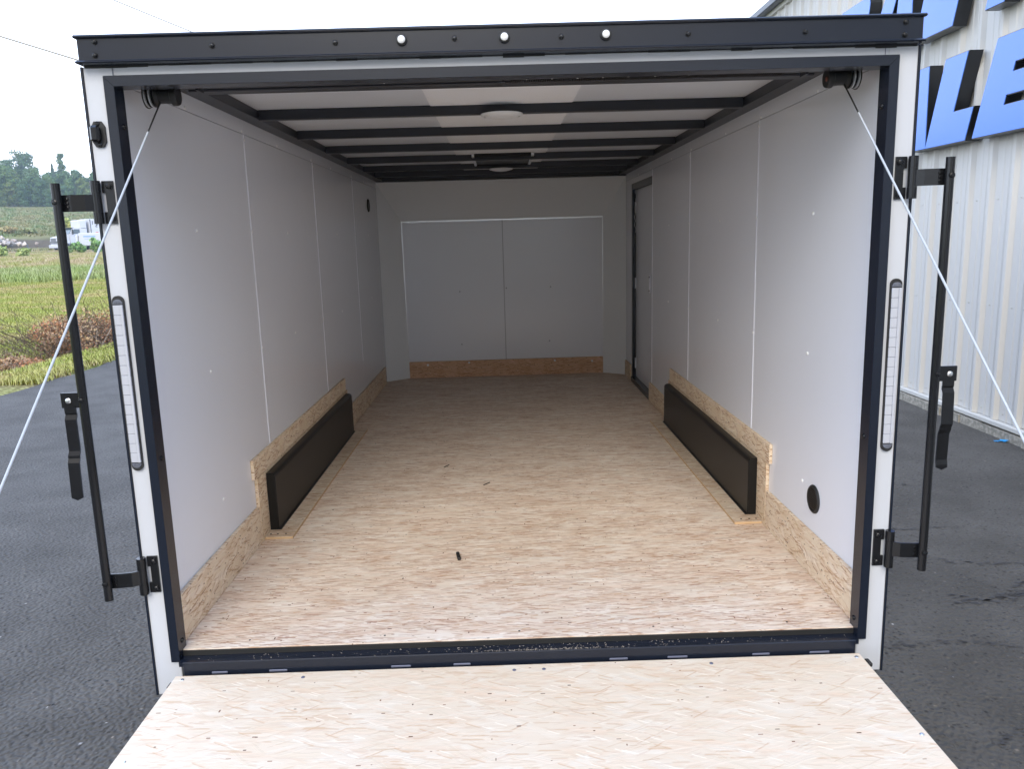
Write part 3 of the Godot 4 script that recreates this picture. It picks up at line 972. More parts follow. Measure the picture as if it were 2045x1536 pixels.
func build_trailer_front(screw: Mesh) -> void:
	var zf := -4.850
	# flat front: two panels with a joint, an aluminium surround and a strand board foot
	for s in [-1.0, 1.0]:
		tp("front_panel", boxm(Vector3(s * 0.0012, 0.152, zf - 0.009), Vector3(s * 0.889, 1.400, zf)), M.vinyl)
		# slanted linings from the side walls to the flat front
		var c := mb()
		var a := Vector3(s * 1.079, 0.0, -4.70)
		var b := Vector3(s * 0.8825, 0.0, zf - 0.001)
		var d := Vector3(s * 0.8885, 1.403, zf - 0.001)
		var e := Vector3(s * 1.079, 1.742, -4.70)
		var n := (b - a).cross(e - a).normalized()
		if n.z < 0.0:
			n = -n
		quad(c, a, b, d, e, n)
		quad(c, a - Vector3(0, 0, 0.01), b - Vector3(0, 0, 0.01), d - Vector3(0, 0, 0.01), e - Vector3(0, 0, 0.01), -n)
		tp("nose_lining", c.commit(), M.nose_liner)
		var tr := mb()
		box(tr, Vector3(minf(s * 0.8875, s * 0.9005), 0.002, zf - 0.003), Vector3(maxf(s * 0.8875, s * 0.9005), 1.399, zf + 0.004), 0.001)
		var t := tp("front_trim", tr.commit(), M.aluminium)
		for y in [0.25, 0.62, 0.95, 1.18, 1.30]:
			put("screw", screw, M.zinc, t, Vector3(s * 0.894, y, zf + 0.004), Vector3(PI / 2, 0, 0)).scale = Vector3.ONE * 0.7
	var tt := tp("front_trim", boxm(Vector3(-0.9005, 1.3995, zf - 0.003), Vector3(0.9005, 1.413, zf + 0.0045), 0.001), M.aluminium)
	for x in [-0.8, -0.42, 0.0, 0.40, 0.79]:
		put("screw", screw, M.zinc, tt, Vector3(x, 1.4065, zf + 0.0045), Vector3(PI / 2, 0, 0)).scale = Vector3.ONE * 0.7
	tp("joint_strip", boxm(Vector3(-0.004, 0.152, zf), Vector3(0.004, 1.399, zf + 0.0016)), mat("joint_grey", lin(0.45, 0.46, 0.50), 0.6))
	# sloping lining above
	var u := mb()
	var n2 := (Vector3(0, 1.742 - 1.413, 0.15)).normalized()
	var nn := Vector3(0, -0.41, 0.91).normalized()
	quad(u, Vector3(-0.8885, 1.404, zf - 0.001), Vector3(0.8885, 1.404, zf - 0.001), Vector3(1.079, 1.742, -4.70), Vector3(-1.079, 1.742, -4.70), nn)
	quad(u, Vector3(-0.8885, 1.404, zf - 0.011), Vector3(0.8885, 1.404, zf - 0.011), Vector3(1.079, 1.742, -4.71), Vector3(-1.079, 1.742, -4.71), -nn)
	tp("nose_lining", u.commit(), M.nose_liner)
	var kb := tp("front_kick_board", boxm(Vector3(-0.8865, 0.0005, zf - 0.009), Vector3(0.8865, 0.1505, zf + 0.008), 0.001), M.kick_front)
	for p in [[-0.718, 0.119], [-0.341, 0.131], [0.445, 0.127], [0.786, 0.113]]:
		put("nail", screw, M.screw_white, kb, Vector3(p[0], p[1], zf + 0.008), Vector3(PI / 2, 0, 0)).scale = Vector3.ONE * 1.5
	for p in [[-0.40, 0.78], [0.02, 0.80], [0.42, 0.80], [-0.40, 0.30], [0.40, 0.31]]:
		tp("screw", screw, M.worn_steel, null, Vector3(p[0], p[1], zf + 0.0002), Vector3(PI / 2, 0, 0)).scale = Vector3.ONE * 0.8


func build_trailer_ceiling() -> void:
	# liner: arched side sheets, a paler strip down the middle
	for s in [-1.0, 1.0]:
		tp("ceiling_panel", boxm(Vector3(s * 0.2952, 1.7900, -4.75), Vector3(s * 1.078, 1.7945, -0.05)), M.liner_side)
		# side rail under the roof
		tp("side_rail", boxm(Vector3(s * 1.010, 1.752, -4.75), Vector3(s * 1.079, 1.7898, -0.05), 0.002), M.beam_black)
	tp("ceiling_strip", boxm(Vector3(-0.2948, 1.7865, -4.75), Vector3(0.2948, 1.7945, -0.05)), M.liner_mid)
	for z in [-1.154, -1.785, -2.442, -3.08, -3.70, -4.22, -4.63]:
		var bow := mb()
		box(bow, Vector3(-1.0095, CEIL, z - 0.03), Vector3(1.0095, 1.7895, z), 0.003)
		tp("roof_bow", bow.commit(), M.beam_black)
	# rear header box, which carries the ramp's spring
	tp("spring_housing", boxm(Vector3(-1.0095, 1.728, -0.462), Vector3(1.0095, 1.7895, -0.40), 0.003), M.beam_black)
	tp("spring_housing", boxm(Vector3(-1.0095, 1.752, -0.399), Vector3(1.0095, 1.7895, -0.046), 0.003), M.beam_black)
	var sp := mb()
	var pts := []
	for k in 120 * 8:
		var t := k / 8.0
		pts.append(Vector3(0.02 + 0.0068 * t, 1.712 + 0.0185 * sin(t * TAU), -0.20 + 0.0185 * cos(t * TAU)))
	tube(sp, pts, 0.0028, 4)
	var shaft := tp("spring_shaft", tubem([Vector3(-0.97, 1.712, -0.20), Vector3(0.97, 1.712, -0.20)], 0.0135, 12), M.beam_black)
	put("torsion_spring", sp.commit(), M.black_dull, shaft)
	for x in [-0.35, 0.07, 0.145, 0.22, 0.295, 0.37, 0.45, 0.55]:
		put("set_bolt", lathem(Vector3(0, -0.5, 0.86), [Vector2(0.004, 0.0), Vector2(0.004, 0.026), Vector2(0, 0.027)], 8), M.zinc, shaft, Vector3(x, 1.712, -0.20))
	for x in [-0.9, 0.0, 0.9]:
		put("bracket", boxm(Vector3(x - 0.004, 1.69, -0.225), Vector3(x + 0.004, 1.7515, -0.175), 0.001), M.beam_black, shaft)
	# dome lights and the roof vent
	for z in [-1.160, -3.73]:
		var d := tp("dome_light", lathem(Vector3.DOWN, [Vector2(0, 0), Vector2(0.088, 0.0), Vector2(0.088, 0.005), Vector2(0.082, 0.009), Vector2(0.076, 0.009)], 32), M.lens_white, null, Vector3(0.0, CEIL - 0.0004, z))
		put("lens", lathem(Vector3.DOWN, [Vector2(0.0765, 0.006), Vector2(0.066, 0.013), Vector2(0.045, 0.017), Vector2(0.02, 0.0195), Vector2(0, 0.020)], 32), M.lens_white, d)
	var rv := tp("roof_vent", boxm(Vector3(-0.175, 1.772, -3.655), Vector3(0.198, 1.7862, -3.045)), M.black_dull)
	for s in [0.0, 1.0]:
		put("frame_side", boxm(Vector3(-0.192 + 0.388 * s, 1.764, -3.67), Vector3(-0.175 + 0.39 * s, 1.7861, -3.03), 0.002), M.aluminium, rv)
		put("frame_end", boxm(Vector3(-0.175, 1.764, -3.67 + 0.625 * s), Vector3(0.196, 1.7863, -3.656 + 0.625 * s), 0.002), M.black_dull, rv)


func build_trailer_hardware(bolt: Mesh, screw: Mesh) -> void:
	var TO_REAR := Vector3(PI / 2, 0, 0)
	for s in [-1.0, 1.0]:
		# four knuckle hinges, two a side
		for y in [1.3725 if s > 0 else 1.367, 0.2735 if s > 0 else 0.2640]:
			var tall: bool = y > 1.0
			var h := 0.058
			var plate := mb()
			# leaf with a notch for the middle knuckle
			prism(plate, PackedVector2Array([Vector2(1.090, -h), Vector2(1.121, -h), Vector2(1.121, -0.026), Vector2(1.1125, -0.026), Vector2(1.1125, 0.026), Vector2(1.121, 0.026), Vector2(1.121, h), Vector2(1.090, h)]), Vector3(0, y, 0.0005), Vector3(s, 0, 0), Vector3.UP, Vector3(0, 0, 0.006))
			var hg := tp("hinge", plate.commit(), M.black_gloss)
			for seg in [[-h, -0.0262], [-0.0256, 0.0256], [0.0262, h]]:
				put("knuckle", lathem(Vector3.UP, [Vector2(0, seg[0]), Vector2(0.0132, seg[0]), Vector2(0.0132, seg[1]), Vector2(0, seg[1])], 18), M.black_gloss, hg, Vector3(s * 1.1335, y, 0.017))
			for q in [-0.043, 0.043]:
				put("bolt", bolt, M.black_gloss, hg, Vector3(s * 1.1005, y + q, 0.0065), TO_REAR)
		# the locking bar on its two arms
		var ys := [1.3705, 0.2775] if s > 0 else [1.365, 0.263]
		var xb: float = s * 1.2125 if s > 0 else s * 1.2195
		var top := 1.4215 if s > 0 else 1.4175
		var bot := 0.2215 if s > 0 else 0.210
		var bar := tp("lock_bar", tubem([Vector3(xb, bot, 0.060), Vector3(xb, bot + 0.02, 0.060), Vector3(xb, top - 0.02, 0.060), Vector3(xb, top, 0.060)], 0.0122, 20), M.black_gloss)
		for y in ys:
			var arm := mb()
			prism(arm, PackedVector2Array([Vector2(1.134, 0.028), Vector2(1.155, 0.040), Vector2(1.190, 0.0455), Vector2(absf(xb) + 0.021, 0.0465), Vector2(absf(xb) + 0.021, 0.0415), Vector2(1.190, 0.0405), Vector2(1.157, 0.035), Vector2(1.136, 0.023)]), Vector3(0, y - 0.0225, 0), Vector3(s, 0, 0), Vector3(0, 0, 1), Vector3(0, 0.045, 0))
			put("arm", arm.commit(), M.black_gloss, bar)
			put("rivet", bolt, M.black_gloss, bar, Vector3(xb, y + 0.002, 0.0715), TO_REAR).scale = Vector3(0.95, 0.5, 0.95)
			for q in [-0.011, 0.0, 0.011]:
				put("weld", lathem(Vector3(0, 0, 1), [Vector2(0.005, 0), Vector2(0.0045, 0.002), Vector2(0, 0.003)], 7), M.black_gloss, bar, Vector3(xb - s * 0.019, y + q, 0.046))
		# latch plate and drop handle
		var xl: float = absf(xb)
		put("latch_plate", boxm(Vector3(s * (xl + 0.006), 0.797, 0.0505), Vector3(s * (xl + 0.0655), 0.841, 0.0565), 0.0012), M.black_gloss, bar)
		put("latch_bolt", lathem(Vector3(0, 0, 1), [Vector2(0.008, 0), Vector2(0.008, 0.002), Vector2(0.005, 0.004), Vector2(0.005, 0.0055), Vector2(0, 0.006)], 14), M.zinc, bar, Vector3(s * (xl + 0.044), 0.818, 0.0566))
		put("rivet", bolt, M.black_gloss, bar, Vector3(xb, 0.821, 0.0715), TO_REAR).scale = Vector3(0.9, 0.5, 0.9)
		# strap with joggles: outline in (depth, height), as wide as the strap
		var strap := mb()
		var path := [Vector2(0.0575, 0.803), Vector2(0.0575, 0.783), Vector2(0.0545, 0.777), Vector2(0.0620, 0.764), Vector2(0.0620, 0.672), Vector2(0.0700, 0.660), Vector2(0.0700, 0.652), Vector2(0.0760, 0.640), Vector2(0.0800, 0.545)]
		if s > 0:
			path = [Vector2(0.0575, 0.803), Vector2(0.0575, 0.783), Vector2(0.0545, 0.777), Vector2(0.0620, 0.764), Vector2(0.0660, 0.672), Vector2(0.0600, 0.660), Vector2(0.0590, 0.652), Vector2(0.0520, 0.640), Vector2(0.0500, 0.560), Vector2(0.0540, 0.546)]
		var x0: float = s * (xl + 0.0255)
		var x1: float = s * (xl + 0.0585)
		for k in path.size() - 1:
			var a: Vector2 = path[k]
			var b: Vector2 = path[k + 1]
			var d := (b - a).normalized()
			var n := Vector3(0, -d.x, d.y)
			if n.z < 0.0:
				n = -n
			var th := n * 0.004
			var A := Vector3(0, a.y, a.x)
			var B := Vector3(0, b.y, b.x)
			var L := Vector3(x0, 0, 0)
			var R := Vector3(x1, 0, 0)
			quad(strap, A + L, A + R, B + R, B + L, n)
			quad(strap, A + L - th, A + R - th, B + R - th, B + L - th, -n)
			quad(strap, A + L, B + L, B + L - th, A + L - th, Vector3(-s, 0, 0))
			quad(strap, A + R, B + R, B + R - th, A + R - th, Vector3(s, 0, 0))
		var e: Vector2 = path[path.size() - 1]
		prism(strap, PackedVector2Array([Vector2(0.0255, 0.0), Vector2(0.0585, 0.0), Vector2(0.0585, -0.008), Vector2(0.042, -0.0155), Vector2(0.0255, -0.008)]), Vector3(s * xl, e.y, e.x - 0.004), Vector3(s, 0, 0), Vector3.UP, Vector3(0, 0, 0.004))
		put("handle", strap.commit(), M.black_gloss, bar)
		# tail light: slim clear strip in a rounded housing
		tail_light(s)
		# spring reel and cable
		reel(s)
	# licence or clearance lamp housing, left post only
	var cl := mb()
	prism(cl, PackedVector2Array([Vector2(-0.010, -0.034), Vector2(0.010, -0.034), Vector2(0.0185, -0.020), Vector2(0.0185, 0.020), Vector2(0.010, 0.034), Vector2(-0.010, 0.034), Vector2(-0.0185, 0.020), Vector2(-0.0185, -0.020)]), Vector3(-1.112, 1.549, 0.0005), Vector3.RIGHT, Vector3.UP, Vector3(0, 0, 0.006))
	var lamp := tp("clearance_lamp", cl.commit(), M.black_matte)
	put("hood", boxm(Vector3(-1.1285, 1.5275, 0.0062), Vector3(-1.103, 1.571, 0.027), 0.006), M.black_gloss, lamp)
	for y in [1.521, 1.577]:
		put("screw", screw, M.black_gloss, lamp, Vector3(-1.112, y, 0.0062), TO_REAR)


func tail_light(s: float) -> void:
	var y0 := 0.579 if s > 0 else 0.592
	var y1 := 1.092 if s > 0 else 1.108
	var xc: float = s * (1.1115 if s > 0 else 1.1145)
	var hw := 0.0165
	var outline := PackedVector2Array()
	for k in 13:
		var t := PI * k / 12.0
		outline.append(Vector2(hw * cos(t), (y1 - hw) + hw * sin(t)))
	for k in 13:
		var t := PI + PI * k / 12.0
		outline.append(Vector2(hw * cos(t), (y0 + hw) + hw * sin(t)))
	var h := mb()
	prism(h, outline, Vector3(xc, 0, 0.0005), Vector3.RIGHT, Vector3.UP, Vector3(0, 0, 0.008))
	var t := tp("tail_light", h.commit(), M.black_matte)
	var lens_m: StandardMaterial3D = M.get("tail_lens")
	if lens_m == null:
		lens_m = mat("tail_lens", lin(0.44, 0.455, 0.50), 0.16)
		mat("tail_end", lin(0.13, 0.14, 0.17), 0.25)
	# the clear strip: a shallow ridge, cells showing as small steps
	var n := 16
	var ya := y0 + 0.026
	var yb := y1 - 0.026
	var step := (yb - ya) / n
	for k in n:
		var c := mb()
		var a := ya + step * k + 0.0004
		var b := ya + step * (k + 1) - 0.0004
		box(c, Vector3(xc - 0.0138, a, 0.008), Vector3(xc + 0.0075 * s * 0 + 0.0060, b, 0.0125), 0.001)
		box(c, Vector3(xc + 0.0062, a - 0.0004, 0.008), Vector3(xc + 0.0140, b + 0.0004, 0.0142), 0.0008)
		put("lens_cell", c.commit(), lens_m, t)
	var r := RandomNumberGenerator.new()
	r.seed = 40 + int(s)
	for e in [0, 1]:
		var cap := mb()
		var pts := PackedVector2Array()
		for k in 11:
			var an := PI * k / 10.0
			pts.append(Vector2(0.0140 * cos(an), 0.0140 * sin(an) * (1.0 if e else -1.0)))
		prism(cap, pts, Vector3(xc, yb + 0.0025 if e else ya - 0.0025, 0.008), Vector3.RIGHT, Vector3.UP, Vector3(0, 0, 0.003))
		for k in 26:
			var p := Vector3(xc + r.randf_range(-0.010, 0.010), (yb + 0.0035 + r.randf_range(0, 0.008)) if e else (ya - 0.0035 - r.randf_range(0, 0.008)), 0.0112)
			box(cap, p - Vector3(0.0016, 0.001, 0.0004), p + Vector3(0.0016, 0.001, 0.0012 + r.randf() * 0.001), 0.0005)
		put("end_cap", cap.commit(), M.tail_end, t)


func reel(s: float) -> void:
	var c := Vector3(s * 0.985, 1.668, -0.125)
	var ax := Vector3(s, 0, 0)
	var rl := tp("cable_reel", lathem(ax, [Vector2(0, -0.050), Vector2(0.026, -0.050), Vector2(0.028, -0.046), Vector2(0.028, -0.034), Vector2(0.022, -0.031), Vector2(0.021, -0.012), Vector2(0.021, 0.004), Vector2(0.027, 0.012), Vector2(0.030, 0.013)], 24), M.black_matte, null, c)
	for k in 4:
		put("cable_turn", lathem(ax, [Vector2(0.0265, 0.014 + 0.0065 * k), Vector2(0.0312, 0.0155 + 0.0065 * k), Vector2(0.0312, 0.0185 + 0.0065 * k), Vector2(0.0265, 0.0200 + 0.0065 * k)], 24), M.cable_steel if k % 2 else M.black_gloss, rl)
	put("flange", lathem(ax, [Vector2(0.027, 0.038), Vector2(0.034, 0.038), Vector2(0.034, 0.041), Vector2(0, 0.041)], 24), M.black_matte, rl)
	put("bracket", boxm(Vector3(-0.006, 0.015, -0.012), Vector3(0.006, 0.085, 0.012), 0.002), M.black_matte, rl)
	if s > 0:
		put("hub_tag", lathem(ax * -1.0, [Vector2(0.007, 0.0502), Vector2(0.006, 0.0520), Vector2(0, 0.0522)], 10), mat("hub_rust", lin(0.20, 0.06, 0.04), 0.6), rl, Vector3(0, -0.004, 0.006))
	# the lifting cable runs down to the ramp's edge; dark sheathed start, bare wire below
	var from := Vector3(s * 0.985, 1.648, -0.115)
	var to := Vector3(s * (1.128 if s > 0 else 1.120), -0.02, 1.44)
	var knee := from.lerp(to, 0.055)
	var cb := tp("lift_cable", tubem([knee, to], 0.0029, 8), mat("wire", lin(0.42, 0.45, 0.48), 0.4))
	put("sleeve", tubem([from, knee + (to - from).normalized() * 0.005], 0.0023, 8), M.black_matte, cb)
	put("eye", lathem(Vector3(1, 0, 0), [Vector2(0.006, -0.004), Vector2(0.014, -0.004), Vector2(0.014, 0.004), Vector2(0.006, 0.004), Vector2(0.006, -0.004)], 14), M.zinc, cb, to)


func build_ramp(screw: Mesh) -> void:
	var y0 := -0.0525
	var drop := 0.016 / 1.70
	var rp := tp("ramp_door", boxm(Vector3(-1.0565, -0.019, 0.0), Vector3(1.0455, 0.0, 1.70), 0.0012), M.ramp_board, null, Vector3(0, y0, 0.046), Vector3(0.006, 0, 0))
	var fr := mb()
	box(fr, Vector3(-1.056, -0.055, 0.004), Vector3(1.045, -0.0192, 1.70))
	put("ramp_skin", fr.commit(), M.white_paint, rp)
	put("ramp_frame", boxm(Vector3(-1.060, -0.06, -0.002), Vector3(1.049, -0.056, 1.705)), M.black_metal, rp)
	put("flap", boxm(Vector3(-1.02, -0.02, 1.708), Vector3(1.01, -0.004, 2.02), 0.001), M.ramp_board, rp)
	for s in [-1.0, 1.0]:
		put("corner_bumper", boxm(Vector3(s * 1.0505, -0.020, 0.020), Vector3(s * 1.066, -0.006, 0.050), 0.003), M.black_matte, rp)
		put("cable_anchor", boxm(Vector3(s * 1.046, -0.03, 1.36), Vector3(s * 1.12, 0.02, 1.44), 0.003), M.black_gloss, rp)
		for z in [0.022, 0.40, 0.80, 1.20, 1.6]:
			put("screw", screw, M.zinc, rp, Vector3(s * 1.028, -0.0018, z))
	for x in [-0.66, -0.02, 0.07, 0.58]:
		put("screw", screw, M.worn_steel, rp, Vector3(x, -0.0022, 0.030))


func build_running_gear() -> void:
	for s in [-1.0, 1.0]:
		tp("frame_rail", boxm(Vector3(s * 0.98, -0.17, -4.8), Vector3(s * 1.05, -0.02, -0.06)), M.black_matte)
	for z in [-1.55, -2.32]:
		tp("axle", tubem([Vector3(-0.9, -0.31, z), Vector3(0.9, -0.31, z)], 0.035, 10), M.black_matte)
		for s in [-1.0, 1.0]:
			var w := tp("wheel", lathem(Vector3(s, 0, 0), [Vector2(0.17, -0.09), Vector2(0.22, -0.095), Vector2(0.24, -0.07), Vector2(0.24, 0.07), Vector2(0.22, 0.095), Vector2(0.18, 0.088)], 28), M.black_matte, null, Vector3(s * 0.86, -0.31, z))
			put("rim", lathem(Vector3(s, 0, 0), [Vector2(0.18, 0.08), Vector2(0.16, 0.05), Vector2(0.05, 0.06), Vector2(0, 0.06)], 20), M.aluminium, w)


# =====================================================================  small loose things
func build_loose_things() -> void:
	var st := mb()
	box(st, Vector3(-0.0068, 0, -0.033), Vector3(0.0068, 0.012, 0.033), 0.003)
	var o := put("rubber_block", st.commit(), M.black_matte, null, Vector3(-0.226, 0.0005, -0.672), Vector3(0, 0.16, 0))
	tag(o, "small black rubber block lying alone on the trailer floor", "rubber block")
	var chip := boxm(Vector3(-0.003, 0, -0.026), Vector3(0.003, 0.003, 0.026), 0.001)
	o = put("wood_splinter", chip, mat("splinter", lin(0.02, 0.017, 0.014), 0.8), null, Vector3(-0.359, 0.0005, -1.955), Vector3(0, -0.5, 0))
	tag(o, "thin dark splinter on the floor, farther one left of centre", "splinter")
	o = put("wood_splinter", chip, M.splinter, null, Vector3(-0.13, 0.0005, -1.61), Vector3(0, -0.65, 0))
	tag(o, "thin dark splinter on the floor near the middle", "splinter")
	# a torn scrap of blue plastic at the foot of the building
	var r := RandomNumberGenerator.new()
	r.seed = 2
	var sc := mb()
	for k in 9:
		var c := Vector3(r.randf_range(-0.10, 0.10), 0.012 + r.randf() * 0.02, r.randf_range(-0.05, 0.05))
		quad(sc, c + Vector3(-0.05, r.randf() * 0.02, -0.02), c + Vector3(0.04, r.randf() * 0.02, -0.03), c + Vector3(0.05, r.randf() * 0.03, 0.02), c + Vector3(-0.04, -0.008, 0.03), Vector3(r.randfn() * 0.3, 1, r.randfn() * 0.3).normalized())
	o = put("plastic_scrap", sc.commit(), mat("blue_plastic", lin(0.02, 0.30, 0.62), 0.35), null, Vector3(4.11, GROUND, -4.03))
	o.scale = Vector3.ONE * 0.42
	tag(o, "torn scrap of bright blue plastic beside the building's footing", "litter")


# =====================================================================  roadside, far off
func build_roadside() -> void:
	var face := deg_to_rad(30.0)
	# overhead wires
	for w in [[Vector3(-40.0, 16.38, -30.0), Vector3(30.0, -6.8, -30.0), "lower overhead wire running behind the trailer's left corner"], [Vector3(-40.0, 18.46, -30.0), Vector3(40.0, -7.4, -30.0), "upper overhead wire, fainter, ending behind the roof band"]]:
		pass
	var wa := [[Vector3(-18.947, 9.43, -30.0), Vector3(-16.199, 8.527, -30.0), "overhead wire sloping down to the trailer's upper left corner"], [Vector3(-14.446, 10.61, -30.0), Vector3(-11.677, 9.43, -30.0), "fainter overhead wire at the top, higher than the other wire"]]
	for k in 2:
		var a: Vector3 = wa[k][0]
		var b: Vector3 = wa[k][1]
		var d := b - a
		var pts := []
		for i in 11:
			pts.append(a + d * (-3.0 + 0.7 * i))
		var wire := put("overhead_wire", tubem(pts, 0.036 if k == 0 else 0.029, 6), mat("wire_grey_%d" % k, lin(0.26, 0.245, 0.22) if k == 0 else lin(0.30, 0.29, 0.28), 0.6))
		tag(wire, wa[k][2], "wire")
	# guard posts with their cable
	var post := mb()
	box(post, Vector3(-0.09, 0, -0.09), Vector3(0.09, 1.1, 0.09), 0.02)
	box(post, Vector3(-0.11, 0.85, 0.091), Vector3(0.11, 0.93, 0.11))
	var pm := post.commit()
	var pmat := mat("post_steel", lin(0.10, 0.11, 0.13), 0.6, 0.3)
	var wm := mat("post_pale", lin(0.6, 0.6, 0.6), 0.6)
	var names := ["dark guard post by the road, left of the rock pile's front", "dark guard post by the road, below the bare earth bank", "pale guard post by the road, in front of the white semi truck", "guard post by the road, hidden behind the locking bar", "guard post by the road, hidden behind the trailer's hinge"]
	for k in 5:
		var l := -4.35 + 3.45 * k
		var p := put("guard_post", pm, wm if k == 2 else pmat, null, at(112.0, l) - Vector3(0, 0.05, 0), Vector3(0, face, 0))
		tag(p, names[k], "guard post", "guard posts along the highway")
	truck(at(121.0, 2.0) + Vector3(0, 0.05, 0), face + 0.42)
	van_trailer(at(114.5, 4.7) + Vector3(0, 0.05, 0), face)
	# rock pile
	var rp := thing("rock_pile", "heap of pale broken rocks across the highway", "rock pile", at(142.0, -5.7) + Vector3(0, 0.35, 0))
	var rocks := []
	var r := RandomNumberGenerator.new()
	r.seed = 61
	for v in 4:
		rocks.append(rock_mesh(r))
	var tones := [mat("rock_pale", lin(0.50, 0.44, 0.38), 0.9), mat("rock_mid", lin(0.38, 0.32, 0.28), 0.9), mat("rock_grey", lin(0.30, 0.28, 0.27), 0.9)]
	for k in 110:
		var x := r.randfn(0.0, 1.7)
		var z := r.randfn(0.0, 1.0)
		var top := maxf(0.1, 1.75 * (1.0 - pow(absf(x) / 3.9, 1.5)) - absf(z) * 0.5)
		var o := put("rock", rocks[k % 4], tones[r.randi() % 3], rp, Vector3(x * cos(face) + z * sin(face), r.randf_range(0.0, top), -x * sin(face) + z * cos(face)), Vector3(r.randf() * TAU, r.randf() * TAU, r.randf() * TAU))
		o.scale = Vector3.ONE * r.randf_range(0.4, 0.85)
	# shrubs and weeds
	var lv := mat("leaf", Color.WHITE, 0.7)
	lv.vertex_color_use_as_albedo = true
	lv.backlight_enabled = true
	lv.backlight = Color(0.25, 0.3, 0.12)
	var spec := [
		[155.0, 5.2, 3.4, 3.4, Color(0.34, 0.38, 0.10), "rounded yellow green bush rising behind the semi truck"],
		[156.0, 9.5, 2.8, 2.6, Color(0.22, 0.30, 0.09), "green bush right of the yellow green bush, behind the truck"],
		[166.0, -13.0, 3.0, 2.2, Color(0.16, 0.22, 0.09), "dark green bush on the spoil bank, far left"],
		[164.0, -10.0, 3.2, 2.2, Color(0.19, 0.23, 0.10), "olive bush on the spoil bank above the rock pile"],
		[163.0, -6.6, 3.0, 1.8, Color(0.17, 0.26, 0.10), "green bush at the right foot of the spoil bank"],
		[160.0, -3.6, 2.4, 1.2, Color(0.34, 0.28, 0.13), "tan dry bush above the bare earth cut"],
		[160.0, -0.4, 2.6, 1.2, Color(0.22, 0.25, 0.10), "low olive bush along the top of the earth cut"],
		[100.0, 4.0, 1.3, 1.5, Color(0.18, 0.32, 0.09), "bright green weed clump before the trailer parked by the road"],
		[98.0, 5.7, 1.5, 1.9, Color(0.17, 0.30, 0.09), "tall green weed clump right before the parked trailer's wheel"],
		[99.0, 2.9, 1.0, 0.9, Color(0.20, 0.30, 0.10), "small weed clump below the semi truck's fuel tank"],
		[92.0, -3.1, 1.2, 1.2, Color(0.30, 0.38, 0.12), "feathery light green weed in the dry grass, far left"],
		[90.0, -1.2, 1.2, 1.1, Color(0.29, 0.37, 0.12), "feathery light green weed left of the locking bar"],
	]
	for q in spec:
		var sh := thing("shrub", q[5], "shrub", at(q[0], q[1]), 0.0)
		var st := mb()
		var n := int(260 + q[2] * 260)
		crown(st, r, Vector3(0, q[3] * 0.5, 0), Vector3(q[2] * 0.62, q[3] * 0.52, q[2] * 0.55), n, 0.10 + 0.05 * q[2], q[4])
		put("foliage", st.commit(), lv, sh)
		var tw := mb()
		for k in 6:
			var d: Vector3 = Vector3(r.randfn() * 0.35, 1, r.randfn() * 0.35) * q[3] * 0.7
			tube(tw, [Vector3(0, -0.05, 0), d * 0.5, d], 0.02, 4, false)
		put("stem", tw.commit(), mat("bark_thin", lin(0.08, 0.06, 0.045), 0.9), sh)
	# dead brush on the ditch bank
	var dead := [[-7.55, -8.25, 0.55, 0.28, "reddish dead brush flattened in the ditch, at the photo's left edge"], [-8.0, -10.6, 0.6, 0.45, "brown dead brush in the ditch, left of the locking bar"], [-8.05, -12.2, 0.95, 1.15, "tall rust brown dead brush between locking bar and trailer post"], [-8.2, -13.4, 1.0, 1.25, "dense dead brush with pale sticks beside the trailer's post"]]
	var tm := mat("dead_twig", lin(0.10, 0.070, 0.050), 0.9)
	var pale := mat("dead_stick", lin(0.34, 0.26, 0.19), 0.9)
	var dl := mat("dead_leaf", Color.WHITE, 0.85)
	dl.vertex_color_use_as_albedo = true
	for q in dead:
		var b := thing("dead_brush", q[4], "dead brush", Vector3(q[0], height(q[0], q[1]), q[1]))
		var tw := mb()
		for k in int(70.0 * q[3] * q[3]):
			var p := Vector3(r.randfn() * q[2] * 0.45, -0.05, r.randfn() * q[2] * 0.5)
			var d: Vector3 = Vector3(r.randfn() * 0.5, r.randf_range(0.3, 0.8), r.randfn() * 0.5) * q[3]
			var e := Vector3(r.randfn(), r.randfn() * 0.6, r.randfn()) * 0.18
			tube(tw, [p, p + d * 0.5 + e * 0.3, p + d + e], 0.0045, 4, false)
			for t in 3:
				var f := Vector3(r.randfn(), r.randfn() * 0.7 + 0.2, r.randfn()) * 0.16
				var h: Vector3 = p + d * r.randf_range(0.4, 0.95)
				tube(tw, [h, h + f], 0.0035, 3, false)
		put("twigs", tw.commit(), tm, b)
		for k in 3:
			var p := Vector3(r.randfn() * q[2] * 0.4, 0.0, 0.25 + r.randfn() * 0.2)
			put("stick", tubem([p, p + Vector3(r.randfn() * 0.25, 0.5, r.randfn() * 0.4) * q[3]], 0.008, 5), pale, b)
		var st := mb()
		for col in [Color(0.36, 0.17, 0.08), Color(0.20, 0.13, 0.08), Color(0.42, 0.28, 0.15)]:
			crown(st, r, Vector3(0, q[3] * 0.33, 0), Vector3(q[2] * 0.75, q[3] * 0.48, q[2] * 0.8), int(1500 * q[2]), 0.024, col)
		put("dead_leaves", st.commit(), dl, b)


